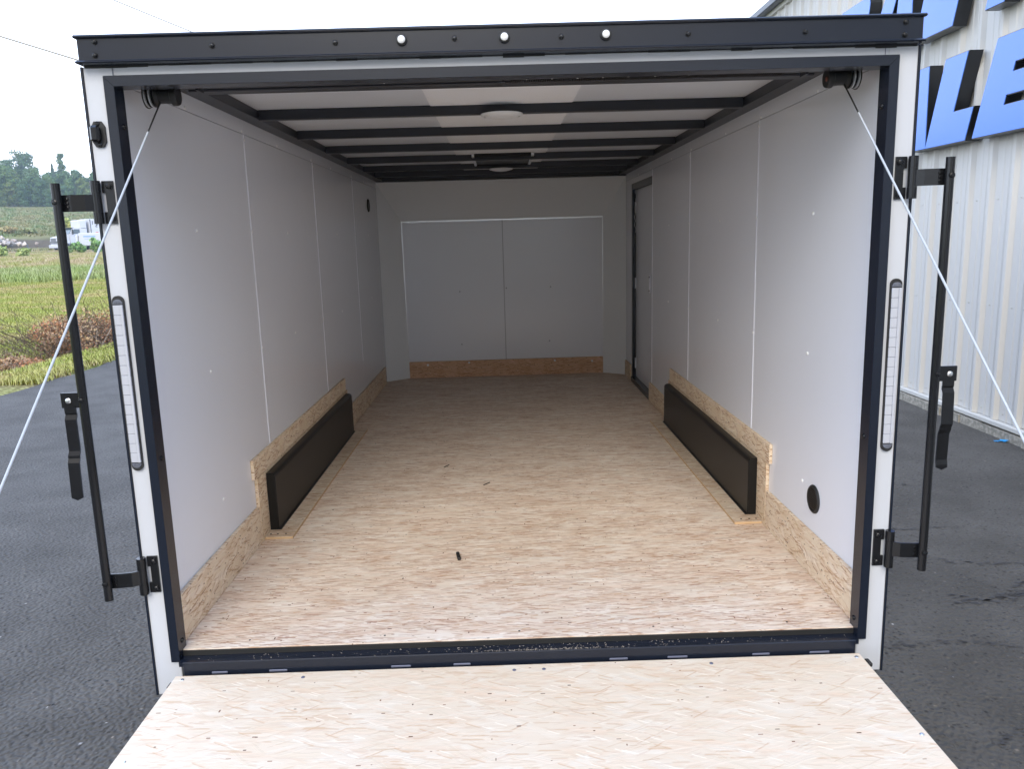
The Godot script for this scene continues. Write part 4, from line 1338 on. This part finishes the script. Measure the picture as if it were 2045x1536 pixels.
func rock_mesh(r: RandomNumberGenerator) -> ArrayMesh:
	var st := mb()
	var dirs := [Vector3.UP, Vector3.RIGHT, Vector3.BACK, Vector3.LEFT, Vector3.FORWARD, Vector3.DOWN]
	var p := []
	for d in dirs:
		p.append(d * r.randf_range(0.4, 0.75) + Vector3(r.randfn(), r.randfn(), r.randfn()) * 0.12)
	for f in [[0, 1, 2], [0, 2, 3], [0, 3, 4], [0, 4, 1], [5, 1, 2], [5, 2, 3], [5, 3, 4], [5, 4, 1]]:
		var a: Vector3 = p[f[0]]
		var b: Vector3 = p[f[1]]
		var c: Vector3 = p[f[2]]
		var m := (a + b + c) / 3.0 * r.randf_range(1.15, 1.45)
		for e in [[a, b], [b, c], [c, a]]:
			var n: Vector3 = (e[1] - e[0]).cross(m - e[0]).normalized()
			if n.dot(m) < 0.0:
				n = -n
			tri(st, e[0], e[1], m, n)
	return st.commit()


# leaf sized faces spread through a lumpy volume
func crown(st: SurfaceTool, r: RandomNumberGenerator, c: Vector3, rad: Vector3, n: int, size: float, col: Color) -> void:
	var lumps := []
	for k in 9:
		var d := Vector3(r.randfn(), r.randfn(), r.randfn()).normalized()
		lumps.append([c + d * rad * r.randf_range(0.35, 0.75), r.randf_range(0.3, 0.5)])
	lumps.append([c, 0.6])
	for k in n:
		var l: Array = lumps[r.randi() % lumps.size()]
		var d := Vector3(r.randfn(), r.randfn(), r.randfn()).normalized()
		var p: Vector3 = l[0] + d * rad * l[1] * pow(r.randf(), 0.35)
		if p.y < 0.02:
			p.y = r.randf() * 0.1
		var nrm := (d + Vector3(r.randfn(), r.randfn() + 0.4, r.randfn()) * 0.6).normalized()
		var u := nrm.cross(Vector3(r.randfn(), r.randfn(), r.randfn())).normalized() * size * r.randf_range(0.6, 1.3)
		var v := nrm.cross(u) * r.randf_range(0.5, 0.8)
		var t := r.randf_range(0.75, 1.3)
		st.set_color(Color(col.r * t * r.randf_range(0.9, 1.15), col.g * t, col.b * t))
		tri(st, p - u, p + v, p + u, nrm)
		tri(st, p - u, p + u * 0.9, p - v, nrm)


func truck(p: Vector3, face: float) -> void:
	# nose at local x = 0, pointing to -x; the box behind it
	var t := thing("semi_truck", "white semi truck with a long box, driving left on the highway", "truck", p, face)
	var white := mat("truck_white", lin(0.50, 0.51, 0.54), 0.3)
	var dark := mat("truck_dark", lin(0.02, 0.02, 0.022), 0.5)
	var glass := mat("truck_glass", lin(0.07, 0.10, 0.12), 0.15)
	var grey := mat("truck_grey", lin(0.12, 0.125, 0.135), 0.45)
	var hood := mb()
	prism(hood, PackedVector2Array([Vector2(0.15, 0.75), Vector2(0.0, 1.1), Vector2(0.12, 1.75), Vector2(1.7, 2.15), Vector2(1.7, 0.75)]), Vector3(0, 0, -0.95), Vector3.RIGHT, Vector3.UP, Vector3(0, 0, 1.9))
	put("hood", hood.commit(), white, t)
	put("grille", boxm(Vector3(-0.05, 1.0, -0.6), Vector3(0.06, 1.68, 0.6), 0.03), grey, t)
	put("bumper", boxm(Vector3(-0.12, 0.38, -1.15), Vector3(0.35, 0.80, 1.15), 0.05), white, t)
	for s in [-1.0, 1.0]:
		put("headlight", boxm(Vector3(-0.03, 1.0, s * 0.65), Vector3(0.3, 1.3, s * 0.98), 0.04), grey, t)
		put("mirror", boxm(Vector3(1.9, 2.1, s * 1.28), Vector3(2.05, 2.8, s * 1.42), 0.03), dark, t)
		put("fender", boxm(Vector3(0.35, 0.85, s * 0.85), Vector3(1.6, 1.25, s * 1.2), 0.12), white, t)
		put("fuel_tank", boxm(Vector3(2.2, 0.45, s * 0.75), Vector3(3.8, 1.0, s * 1.2), 0.15), white, t)
	var cab := mb()
	prism(cab, PackedVector2Array([Vector2(1.7, 0.75), Vector2(1.7, 2.12), Vector2(2.1, 2.90), Vector2(2.9, 2.95), Vector2(3.05, 2.95), Vector2(3.05, 0.75)]), Vector3(0, 0, -1.15), Vector3.RIGHT, Vector3.UP, Vector3(0, 0, 2.3))
	put("cab", cab.commit(), white, t)
	put("sleeper", boxm(Vector3(3.06, 0.7, -1.2), Vector3(4.0, 4.0, 1.2), 0.10), white, t)
	for k in 3:
		put("sleeper_seam", boxm(Vector3(3.2, 1.1 + 0.9 * k, 1.2005), Vector3(3.9, 1.16 + 0.9 * k, 1.21)), grey, t)
	var ws := mb()
	prism(ws, PackedVector2Array([Vector2(1.71, 2.2), Vector2(2.10, 2.9), Vector2(2.07, 2.93), Vector2(1.67, 2.22)]), Vector3(0, 0, -1.0), Vector3.RIGHT, Vector3.UP, Vector3(0, 0, 2.0))
	put("windshield", ws.commit(), glass, t)
	put("visor", boxm(Vector3(1.80, 2.94, -1.1), Vector3(2.3, 3.03, 1.1), 0.02), dark, t)
	for s in [-1.0, 1.0]:
		var dw := mb()
		prism(dw, PackedVector2Array([Vector2(2.0, 2.2), Vector2(2.25, 2.8), Vector2(3.0, 2.8), Vector2(3.0, 2.2)]), Vector3(0, 0, s * 1.151), Vector3.RIGHT, Vector3.UP, Vector3(0, 0, s * 0.01))
		put("door_window", dw.commit(), glass, t)
		put("door_emblem", boxm(Vector3(2.4, 1.55, s * 1.152), Vector3(2.9, 1.85, s * 1.16)), grey, t)
	put("chassis", boxm(Vector3(0.8, 0.6, -0.45), Vector3(7.5, 0.85, 0.45)), dark, t)
	put("trailer_box", boxm(Vector3(4.3, 1.15, -1.29), Vector3(18.5, 4.15, 1.29), 0.04), white, t)
	for k in 3:
		put("box_rail", boxm(Vector3(4.4 + 6.9 * k, 1.2, 1.291), Vector3(4.52 + 6.9 * k, 4.1, 1.31)), grey, t)
	put("side_skirt", boxm(Vector3(8.0, 0.45, 1.1), Vector3(13.0, 1.14, 1.16)), white, t)
	put("emblem", lathem(Vector3(0, 0, 1), [Vector2(0.42, 0), Vector2(0.42, 0.015), Vector2(0, 0.016)], 18), mat("emblem_red", lin(0.55, 0.16, 0.14), 0.5), t, Vector3(5.25, 2.0, 1.292))
	put("emblem", boxm(Vector3(5.8, 1.95, 1.292), Vector3(7.4, 2.2, 1.305), 0.004), mat("emblem_green", lin(0.35, 0.48, 0.24), 0.5), t)
	# dark slanting lettering on the box
	var k := 0
	for ch in ["\\", "E", "T", "E", "X"]:
		var tm := TextMesh.new()
		var f := SystemFont.new()
		f.font_names = PackedStringArray(["Droid Sans"])
		f.font_weight = 700
		tm.font = f
		tm.text = ch
		tm.font_size = 64
		tm.pixel_size = 0.0095
		tm.depth = 0.02
		tm.curve_step = 4.0
		put("letter", tm, dark, t, Vector3(4.75 + 0.55 * k, 3.62 - 0.36 * k, 1.302), Vector3(0, 0, -0.45))
		k += 1
	var wheel := lathem(Vector3(0, 0, 1), [Vector2(0.28, -0.15), Vector2(0.48, -0.16), Vector2(0.52, -0.12), Vector2(0.52, 0.12), Vector2(0.48, 0.16), Vector2(0.3, 0.15)], 20)
	var rim := lathem(Vector3(0, 0, 1), [Vector2(0.3, 0.14), Vector2(0.2, 0.08), Vector2(0, 0.1)], 14)
	for x in [1.0, 4.6, 5.9, 16.0, 17.3]:
		for s in [-1.0, 1.0]:
			var w := put("wheel", wheel, dark, t, Vector3(x, 0.52, s * 1.02))
			put("rim", rim, M.aluminium, w, Vector3.ZERO, Vector3(0, 0.0 if s > 0 else PI, 0))


func van_trailer(p: Vector3, face: float) -> void:
	var t := thing("parked_trailer", "small white enclosed trailer with blue stripes, parked before the truck", "trailer", p, face)
	var white: Material = M.truck_white
	var body := mb()
	box(body, Vector3(0, 0.55, -1.0), Vector3(6.2, 2.15, 1.0), 0.08)
	put("body", body.commit(), white, t)
	put("front_edge", boxm(Vector3(-0.35, 0.6, -0.9), Vector3(-0.002, 1.95, 0.9), 0.2), white, t)
	var blue := mat("stripe_blue", lin(0.25, 0.36, 0.62), 0.4)
	for q in [[0.5, 1.85], [2.9, 4.6]]:
		put("stripe", boxm(Vector3(q[0], 1.62, 1.001), Vector3(q[1], 1.82, 1.012)), blue, t)
		put("stripe", boxm(Vector3(q[0] + 0.1, 1.38, 1.001), Vector3(q[1] - 0.3, 1.44, 1.012)), blue, t)
	put("side_lamp", lathem(Vector3(0, 0, 1), [Vector2(0.13, 0), Vector2(0.12, 0.03), Vector2(0, 0.05)], 12), mat("lamp_red", lin(0.5, 0.05, 0.05), 0.3), t, Vector3(2.35, 0.98, 1.001))
	var wheel := lathem(Vector3(0, 0, 1), [Vector2(0.18, -0.1), Vector2(0.32, -0.1), Vector2(0.34, 0.0), Vector2(0.32, 0.1), Vector2(0.18, 0.1), Vector2(0, 0.06)], 18)
	for x in [3.0, 3.8]:
		for s in [-1.0, 1.0]:
			put("wheel", wheel, M.truck_dark, t, Vector3(x, 0.34, s * 0.95))
	put("tongue", boxm(Vector3(-1.5, 0.45, -0.08), Vector3(0.0, 0.55, 0.08)), M.truck_dark, t)


# =====================================================================  forest on the hill
func tree_meshes(r: RandomNumberGenerator, tall: float, wide: float, n: int, col: Color, kind: int) -> Array:
	var tr := mb()
	var lean := Vector3(r.randfn() * 0.03, 0, r.randfn() * 0.03) * tall
	var prof := [[0.0, 0.22], [0.35, 0.17], [0.7, 0.10], [0.92, 0.04]]
	for k in 3:
		var a: Vector3 = Vector3(0, tall * prof[k][0], 0) + lean * prof[k][0]
		var b: Vector3 = Vector3(0, tall * prof[k + 1][0], 0) + lean * prof[k + 1][0]
		lathe(tr, a, b - a, [Vector2(prof[k][1], 0), Vector2(prof[k + 1][1], (b - a).length())], 6)
	for k in 7:
		var h := tall * r.randf_range(0.35, 0.8)
		var an := r.randf() * TAU
		var d := Vector3(cos(an), 0.7, sin(an)) * wide * 0.35
		tube(tr, [Vector3(0, h, 0) + lean * h / tall, Vector3(0, h, 0) + lean * h / tall + d], 0.06, 4, false)
	var st := mb()
	var leaf := 0.40
	if kind == 2:                     # conifer: tiers that narrow upwards
		for k in n:
			var u := pow(r.randf(), 0.8)
			var h := tall * lerpf(0.18, 1.0, u)
			var rad := wide * 0.42 * (1.0 - u) * (0.75 + 0.25 * sin(u * 40.0)) + 0.1
			var an := r.randf() * TAU
			var p := Vector3(cos(an), 0, sin(an)) * rad * sqrt(r.randf_range(0.3, 1.0)) + Vector3(0, h, 0)
			leaf_at(st, r, p, Vector3(cos(an), 0.5, sin(an)), leaf, col)
		return [tr.commit(), st.commit()]
	var lumps := []
	var m := 20 if kind == 0 else 18
	for k in m:
		var u := (k + r.randf()) / m
		var h := tall * lerpf(0.14, 0.93, u)
		var spreadf: float = (sin(PI * lerpf(0.30, 0.92, u)) if kind == 0 else 0.8) * wide * 0.42
		var an := r.randf() * TAU
		lumps.append([Vector3(cos(an) * spreadf * r.randf() * (1.0 if kind == 0 else 0.35), h, sin(an) * spreadf * r.randf() * (1.0 if kind == 0 else 0.35)) + lean, wide * (r.randf_range(0.16, 0.27) if kind == 0 else lerpf(0.40, 0.22, u))])
	for k in n:
		var l: Array = lumps[r.randi() % m]
		var d := Vector3(r.randfn(), r.randfn(), r.randfn()).normalized()
		if d.y < -0.3 and r.randf() < 0.6:
			d.y = -d.y
		var p: Vector3 = l[0] + d * Vector3(1, 0.75, 1) * l[1] * r.randf_range(0.7, 1.05)
		leaf_at(st, r, p, d, leaf, col)
	return [tr.commit(), st.commit()]


func leaf_at(st: SurfaceTool, r: RandomNumberGenerator, p: Vector3, d: Vector3, size: float, col: Color) -> void:
	var nrm := (d.normalized() + Vector3(r.randfn(), r.randfn() + 0.3, r.randfn()) * 0.45).normalized()
	var u := nrm.cross(Vector3(r.randfn(), r.randfn(), r.randfn())).normalized() * size * r.randf_range(0.6, 1.3)
	var v := nrm.cross(u) * 0.7
	var t := r.randf_range(0.7, 1.3)
	st.set_color(Color(col.r * t * r.randf_range(0.85, 1.2), col.g * t, col.b * t))
	tri(st, p - u, p + v, p + u, nrm)
	tri(st, p - u, p + u, p - v, nrm)


func build_forest() -> void:
	var r := RandomNumberGenerator.new()
	r.seed = 101
	var bark := mat("bark", lin(0.13, 0.115, 0.10), 0.9)
	var lv: StandardMaterial3D = M.leaf
	var kinds := [
		[0, 15.0, 10.0, 3600, Color(0.053, 0.109, 0.026), "dark green broadleaf tree in the hillside forest"],
		[0, 17.0, 11.0, 3800, Color(0.075, 0.134, 0.026), "mid green broadleaf tree in the hillside forest"],
		[0, 14.0, 9.5, 3300, Color(0.106, 0.147, 0.026), "light olive broadleaf tree in the hillside forest"],
		[0, 18.0, 10.0, 3600, Color(0.056, 0.115, 0.033), "tall blue green broadleaf tree in the hillside forest"],
		[1, 19.0, 6.5, 1700, Color(0.095, 0.160, 0.060), "slim tall tree rising through the hillside forest"],
		[2, 15.0, 6.5, 1900, Color(0.050, 0.100, 0.050), "dark pointed conifer in the hillside forest"],
	]
	var protos := []
	for k in kinds:
		protos.append(tree_meshes(r, k[1], k[2], k[3], k[4], k[0]))
	var rows := [[302.0, 4.2, 0.42], [306.0, 4.6, 0.64], [312.0, 5.2, 0.76], [320.0, 6.2, 0.82], [332.0, 6.8, 0.85], [346.0, 7.2, 0.82]]
	for row in rows:
		var l := -52.0
		while l < 56.0:
			var k := r.randi() % 4
			var u := r.randf()
			if u > 0.93:
				k = 5
			elif u > 0.87:
				k = 4
			var p := at(row[0] + r.randfn() * 1.6, l + r.randfn() * 1.2)
			# the skyline dips towards the right, where single crowns stand out
			var low := 1.0 - 0.30 * smoothstep(2.0, 8.0, l) if row[0] > 315.0 else 1.0
			tree(protos[k], p, r, row[2] * r.randf_range(0.85, 1.12) * low, bark, lv, kinds[k][5], "forest trees on the hill")
			l += row[1] * r.randf_range(0.75, 1.25)
	# the same wood goes on to both sides
	for k in 4:
		var spots := []
		for i in 44:
			var l := r.randf_range(62.0, 170.0) if r.randf() < 0.5 else r.randf_range(-170.0, -58.0)
			spots.append([at(r.randf_range(300.0, 350.0), l), r.randf_range(0.7, 1.0), Color.WHITE])
		scatter("woods", protos[k][1], spots, lv, r)
	# single crowns on the skyline
	tree(tree_meshes(r, 21.0, 5.2, 2200, Color(0.062, 0.112, 0.033), 1), at(338.0, 11.6), r, 0.84, bark, lv, "narrow tall tree standing alone above the skyline, by the top hinge", "")
	tree(tree_meshes(r, 19.0, 15.0, 2300, Color(0.080, 0.135, 0.060), 0), at(345.0, -1.5), r, 0.9, bark, lv, "broad flat topped tree on the skyline over the locking bar's left", "")
	tree(tree_meshes(r, 14.0, 6.0, 1900, Color(0.055, 0.100, 0.052), 2), at(335.0, 8.2), r, 0.9, bark, lv, "small dark conifer on the skyline left of the lone narrow tree", "")


func tree(proto: Array, p: Vector3, r: RandomNumberGenerator, k: float, bark: Material, lv: Material, label: String, group: String) -> void:
	var t := thing("forest_tree", label, "tree", p - Vector3(0, 0.2, 0), r.randf() * TAU, group)
	t.scale = Vector3.ONE * k
	put("trunk", proto[0], bark, t)
	put("crown", proto[1], lv, t)


# =====================================================================  grass
func tuft(r: RandomNumberGenerator, n: int, tall: float, wide: float, thick: float) -> ArrayMesh:
	var st := mb()
	for k in n:
		var an := r.randf() * TAU
		var b := Vector3(cos(an), 0, sin(an)) * wide * r.randf()
		var h := tall * r.randf_range(0.5, 1.1)
		var an2 := r.randf() * TAU
		var d := Vector3(cos(an2), 0, sin(an2))
		var side := Vector3(-d.z, 0, d.x) * thick
		var m := b + d * h * 0.18 + Vector3(0, h * 0.6, 0)
		var e := b + d * h * r.randf_range(0.35, 0.7) + Vector3(0, h * r.randf_range(0.75, 1.0), 0)
		var nrm := (Vector3.UP * 0.8 - d * 0.4).normalized()
		var t := r.randf_range(0.75, 1.25)
		st.set_color(Color(t * r.randf_range(0.95, 1.1), t, t * 0.95))
		quad(st, b - side, b + side, m + side * 0.7, m - side * 0.7, nrm)
		tri(st, m - side * 0.7, m + side * 0.7, e, nrm)
	return st.commit()


func build_grass() -> void:
	var r := RandomNumberGenerator.new()
	r.seed = 404
	var gm := mat("grass_blade", Color.WHITE, 0.75)
	gm.vertex_color_use_as_albedo = true
	gm.backlight_enabled = true
	gm.backlight = Color(0.5, 0.52, 0.25)
	var short := []
	for i in 116000:
		var s := 12.5 + 33.0 * pow(r.randf(), 1.3)
		var l := r.randf_range(-0.075 * s - 1.2, 0.095 * s + 1.2) if i < 46000 else beside(s, r)
		var p := at(s, l)
		var a := -6.45 - p.x
		if a < 0.02:
			continue
		var bare := (1.0 - absf(a - 1.75) / 0.9) * 0.75
		if r.randf() < bare:
			continue
		short.append([p, 0.55 + 0.55 * r.randf() + (0.25 if a < 0.3 else 0.0), mown_tone(p, a, r)])
	scatter("mown_grass", tuft(r, 9, 0.085, 0.09, 0.005), short, gm, r)
	var long := []
	for i in 74000:
		var s := 41.0 + 74.0 * pow(r.randf(), 1.1)
		var l := r.randf_range(-0.075 * s - 1.2, 0.095 * s + 1.2) if i < 26000 else beside(s, r)
		var n := tone_noise.get_noise_2d(l * 5.0 + 300.0, s * 2.2)
		if s < 48.0 and r.randf() > (s - 40.0) / 8.0:
			continue
		if s > 107.5 and s < 112.0:
			continue
		var c := Color(0.56, 0.43, 0.26).lerp(Color(0.38, 0.37, 0.10), clampf(0.40 + n * 2.2, 0, 1))
		if s < 54.0:
			c = c.lerp(Color(0.28, 0.40, 0.11), 0.6)
		long.append([at(s, l), r.randf_range(0.6, 1.3) * lerpf(1.15, 0.7, smoothstep(60.0, 105.0, s)), c * r.randf_range(0.8, 1.15)])
	scatter("tall_grass", tuft(r, 14, 0.36, 0.24, 0.009), long, gm, r)
	var hay := []
	for i in 14000:
		var s := r.randf_range(12.8, 22.0)
		var l := r.randf_range(-0.075 * s - 1.2, 0.095 * s + 1.2) if i < 5200 else beside(s, r)
		var p := at(s, l)
		var a := -6.45 - p.x
		if a < 0.0 or a > 3.6:
			continue
		if a > 0.35 and a < 0.9 and r.randf() < 0.7:
			continue
		hay.append([p + Vector3(0, 0.01, 0), r.randf_range(0.5, 1.1), Color(0.42, 0.30, 0.19).lerp(Color(0.24, 0.14, 0.08), r.randf()) * r.randf_range(0.7, 1.2)])
	scatter("dead_stalks", tuft(r, 6, 0.10, 0.12, 0.006), hay, gm, r)
	var meadow := []
	for i in 66000:
		var s := r.randf_range(131.0, 300.0)
		var l := r.randf_range(-0.075 * s - 3.0, 0.095 * s + 3.0) if i < 22000 else beside(s, r)
		var n := tone_noise.get_noise_2d(l * 2.0 + 100.0, s)
		if s < 157.0 and s > 136.0 and l > -5.0 and l < 18.0:
			continue
		meadow.append([at(s, l), r.randf_range(0.7, 1.5), Color(0.36, 0.32, 0.16).lerp(Color(0.21, 0.27, 0.10), clampf(0.45 + n * 1.6, 0, 1)) * r.randf_range(0.85, 1.15)])
	scatter("meadow_grass", tuft(r, 10, 0.38, 0.5, 0.035), meadow, gm, r)


func beside(s: float, r: RandomNumberGenerator) -> float:
	return r.randf_range(0.095 * s + 1.2, 0.36 * s + 4.0) if r.randf() < 0.5 else r.randf_range(-0.36 * s - 4.0, -0.075 * s - 1.2)


func mown_tone(p: Vector3, a: float, r: RandomNumberGenerator) -> Color:
	var n := tone_noise.get_noise_2d(p.x * 4.0, p.z * 4.0)
	var c := Color(0.37, 0.39, 0.075).lerp(Color(0.55, 0.43, 0.18), clampf(0.30 + n * 1.5 + r.randfn() * 0.12, 0, 1))
	return c * r.randf_range(0.8, 1.2)


func scatter(called: String, mesh: Mesh, spots: Array, m: Material, r: RandomNumberGenerator) -> void:
	var mm := MultiMesh.new()
	mm.transform_format = MultiMesh.TRANSFORM_3D
	mm.use_colors = true
	mm.mesh = mesh
	mm.instance_count = spots.size()
	for i in spots.size():
		var b := Basis(Vector3.UP, r.randf() * TAU).scaled(Vector3.ONE * float(spots[i][1]))
		mm.set_instance_transform(i, Transform3D(b, spots[i][0]))
		mm.set_instance_color(i, spots[i][2])
	var o := MultiMeshInstance3D.new()
	o.name = called
	o.multimesh = mm
	o.material_override = m
	o.set_meta("kind", "stuff")
	var labels := {"mown_grass": "short mown grass on the bank beside the asphalt", "tall_grass": "tall dry grass between the bank and the highway", "dead_stalks": "flattened dead stalks along the ditch by the asphalt", "woods": "wooded hillside that goes on beyond the nearer forest trees", "meadow_grass": "rough meadow grass on the hill below the forest"}
	tag(o, labels[called], "woods" if called == "woods" else "grass")
	add_child(o, true)
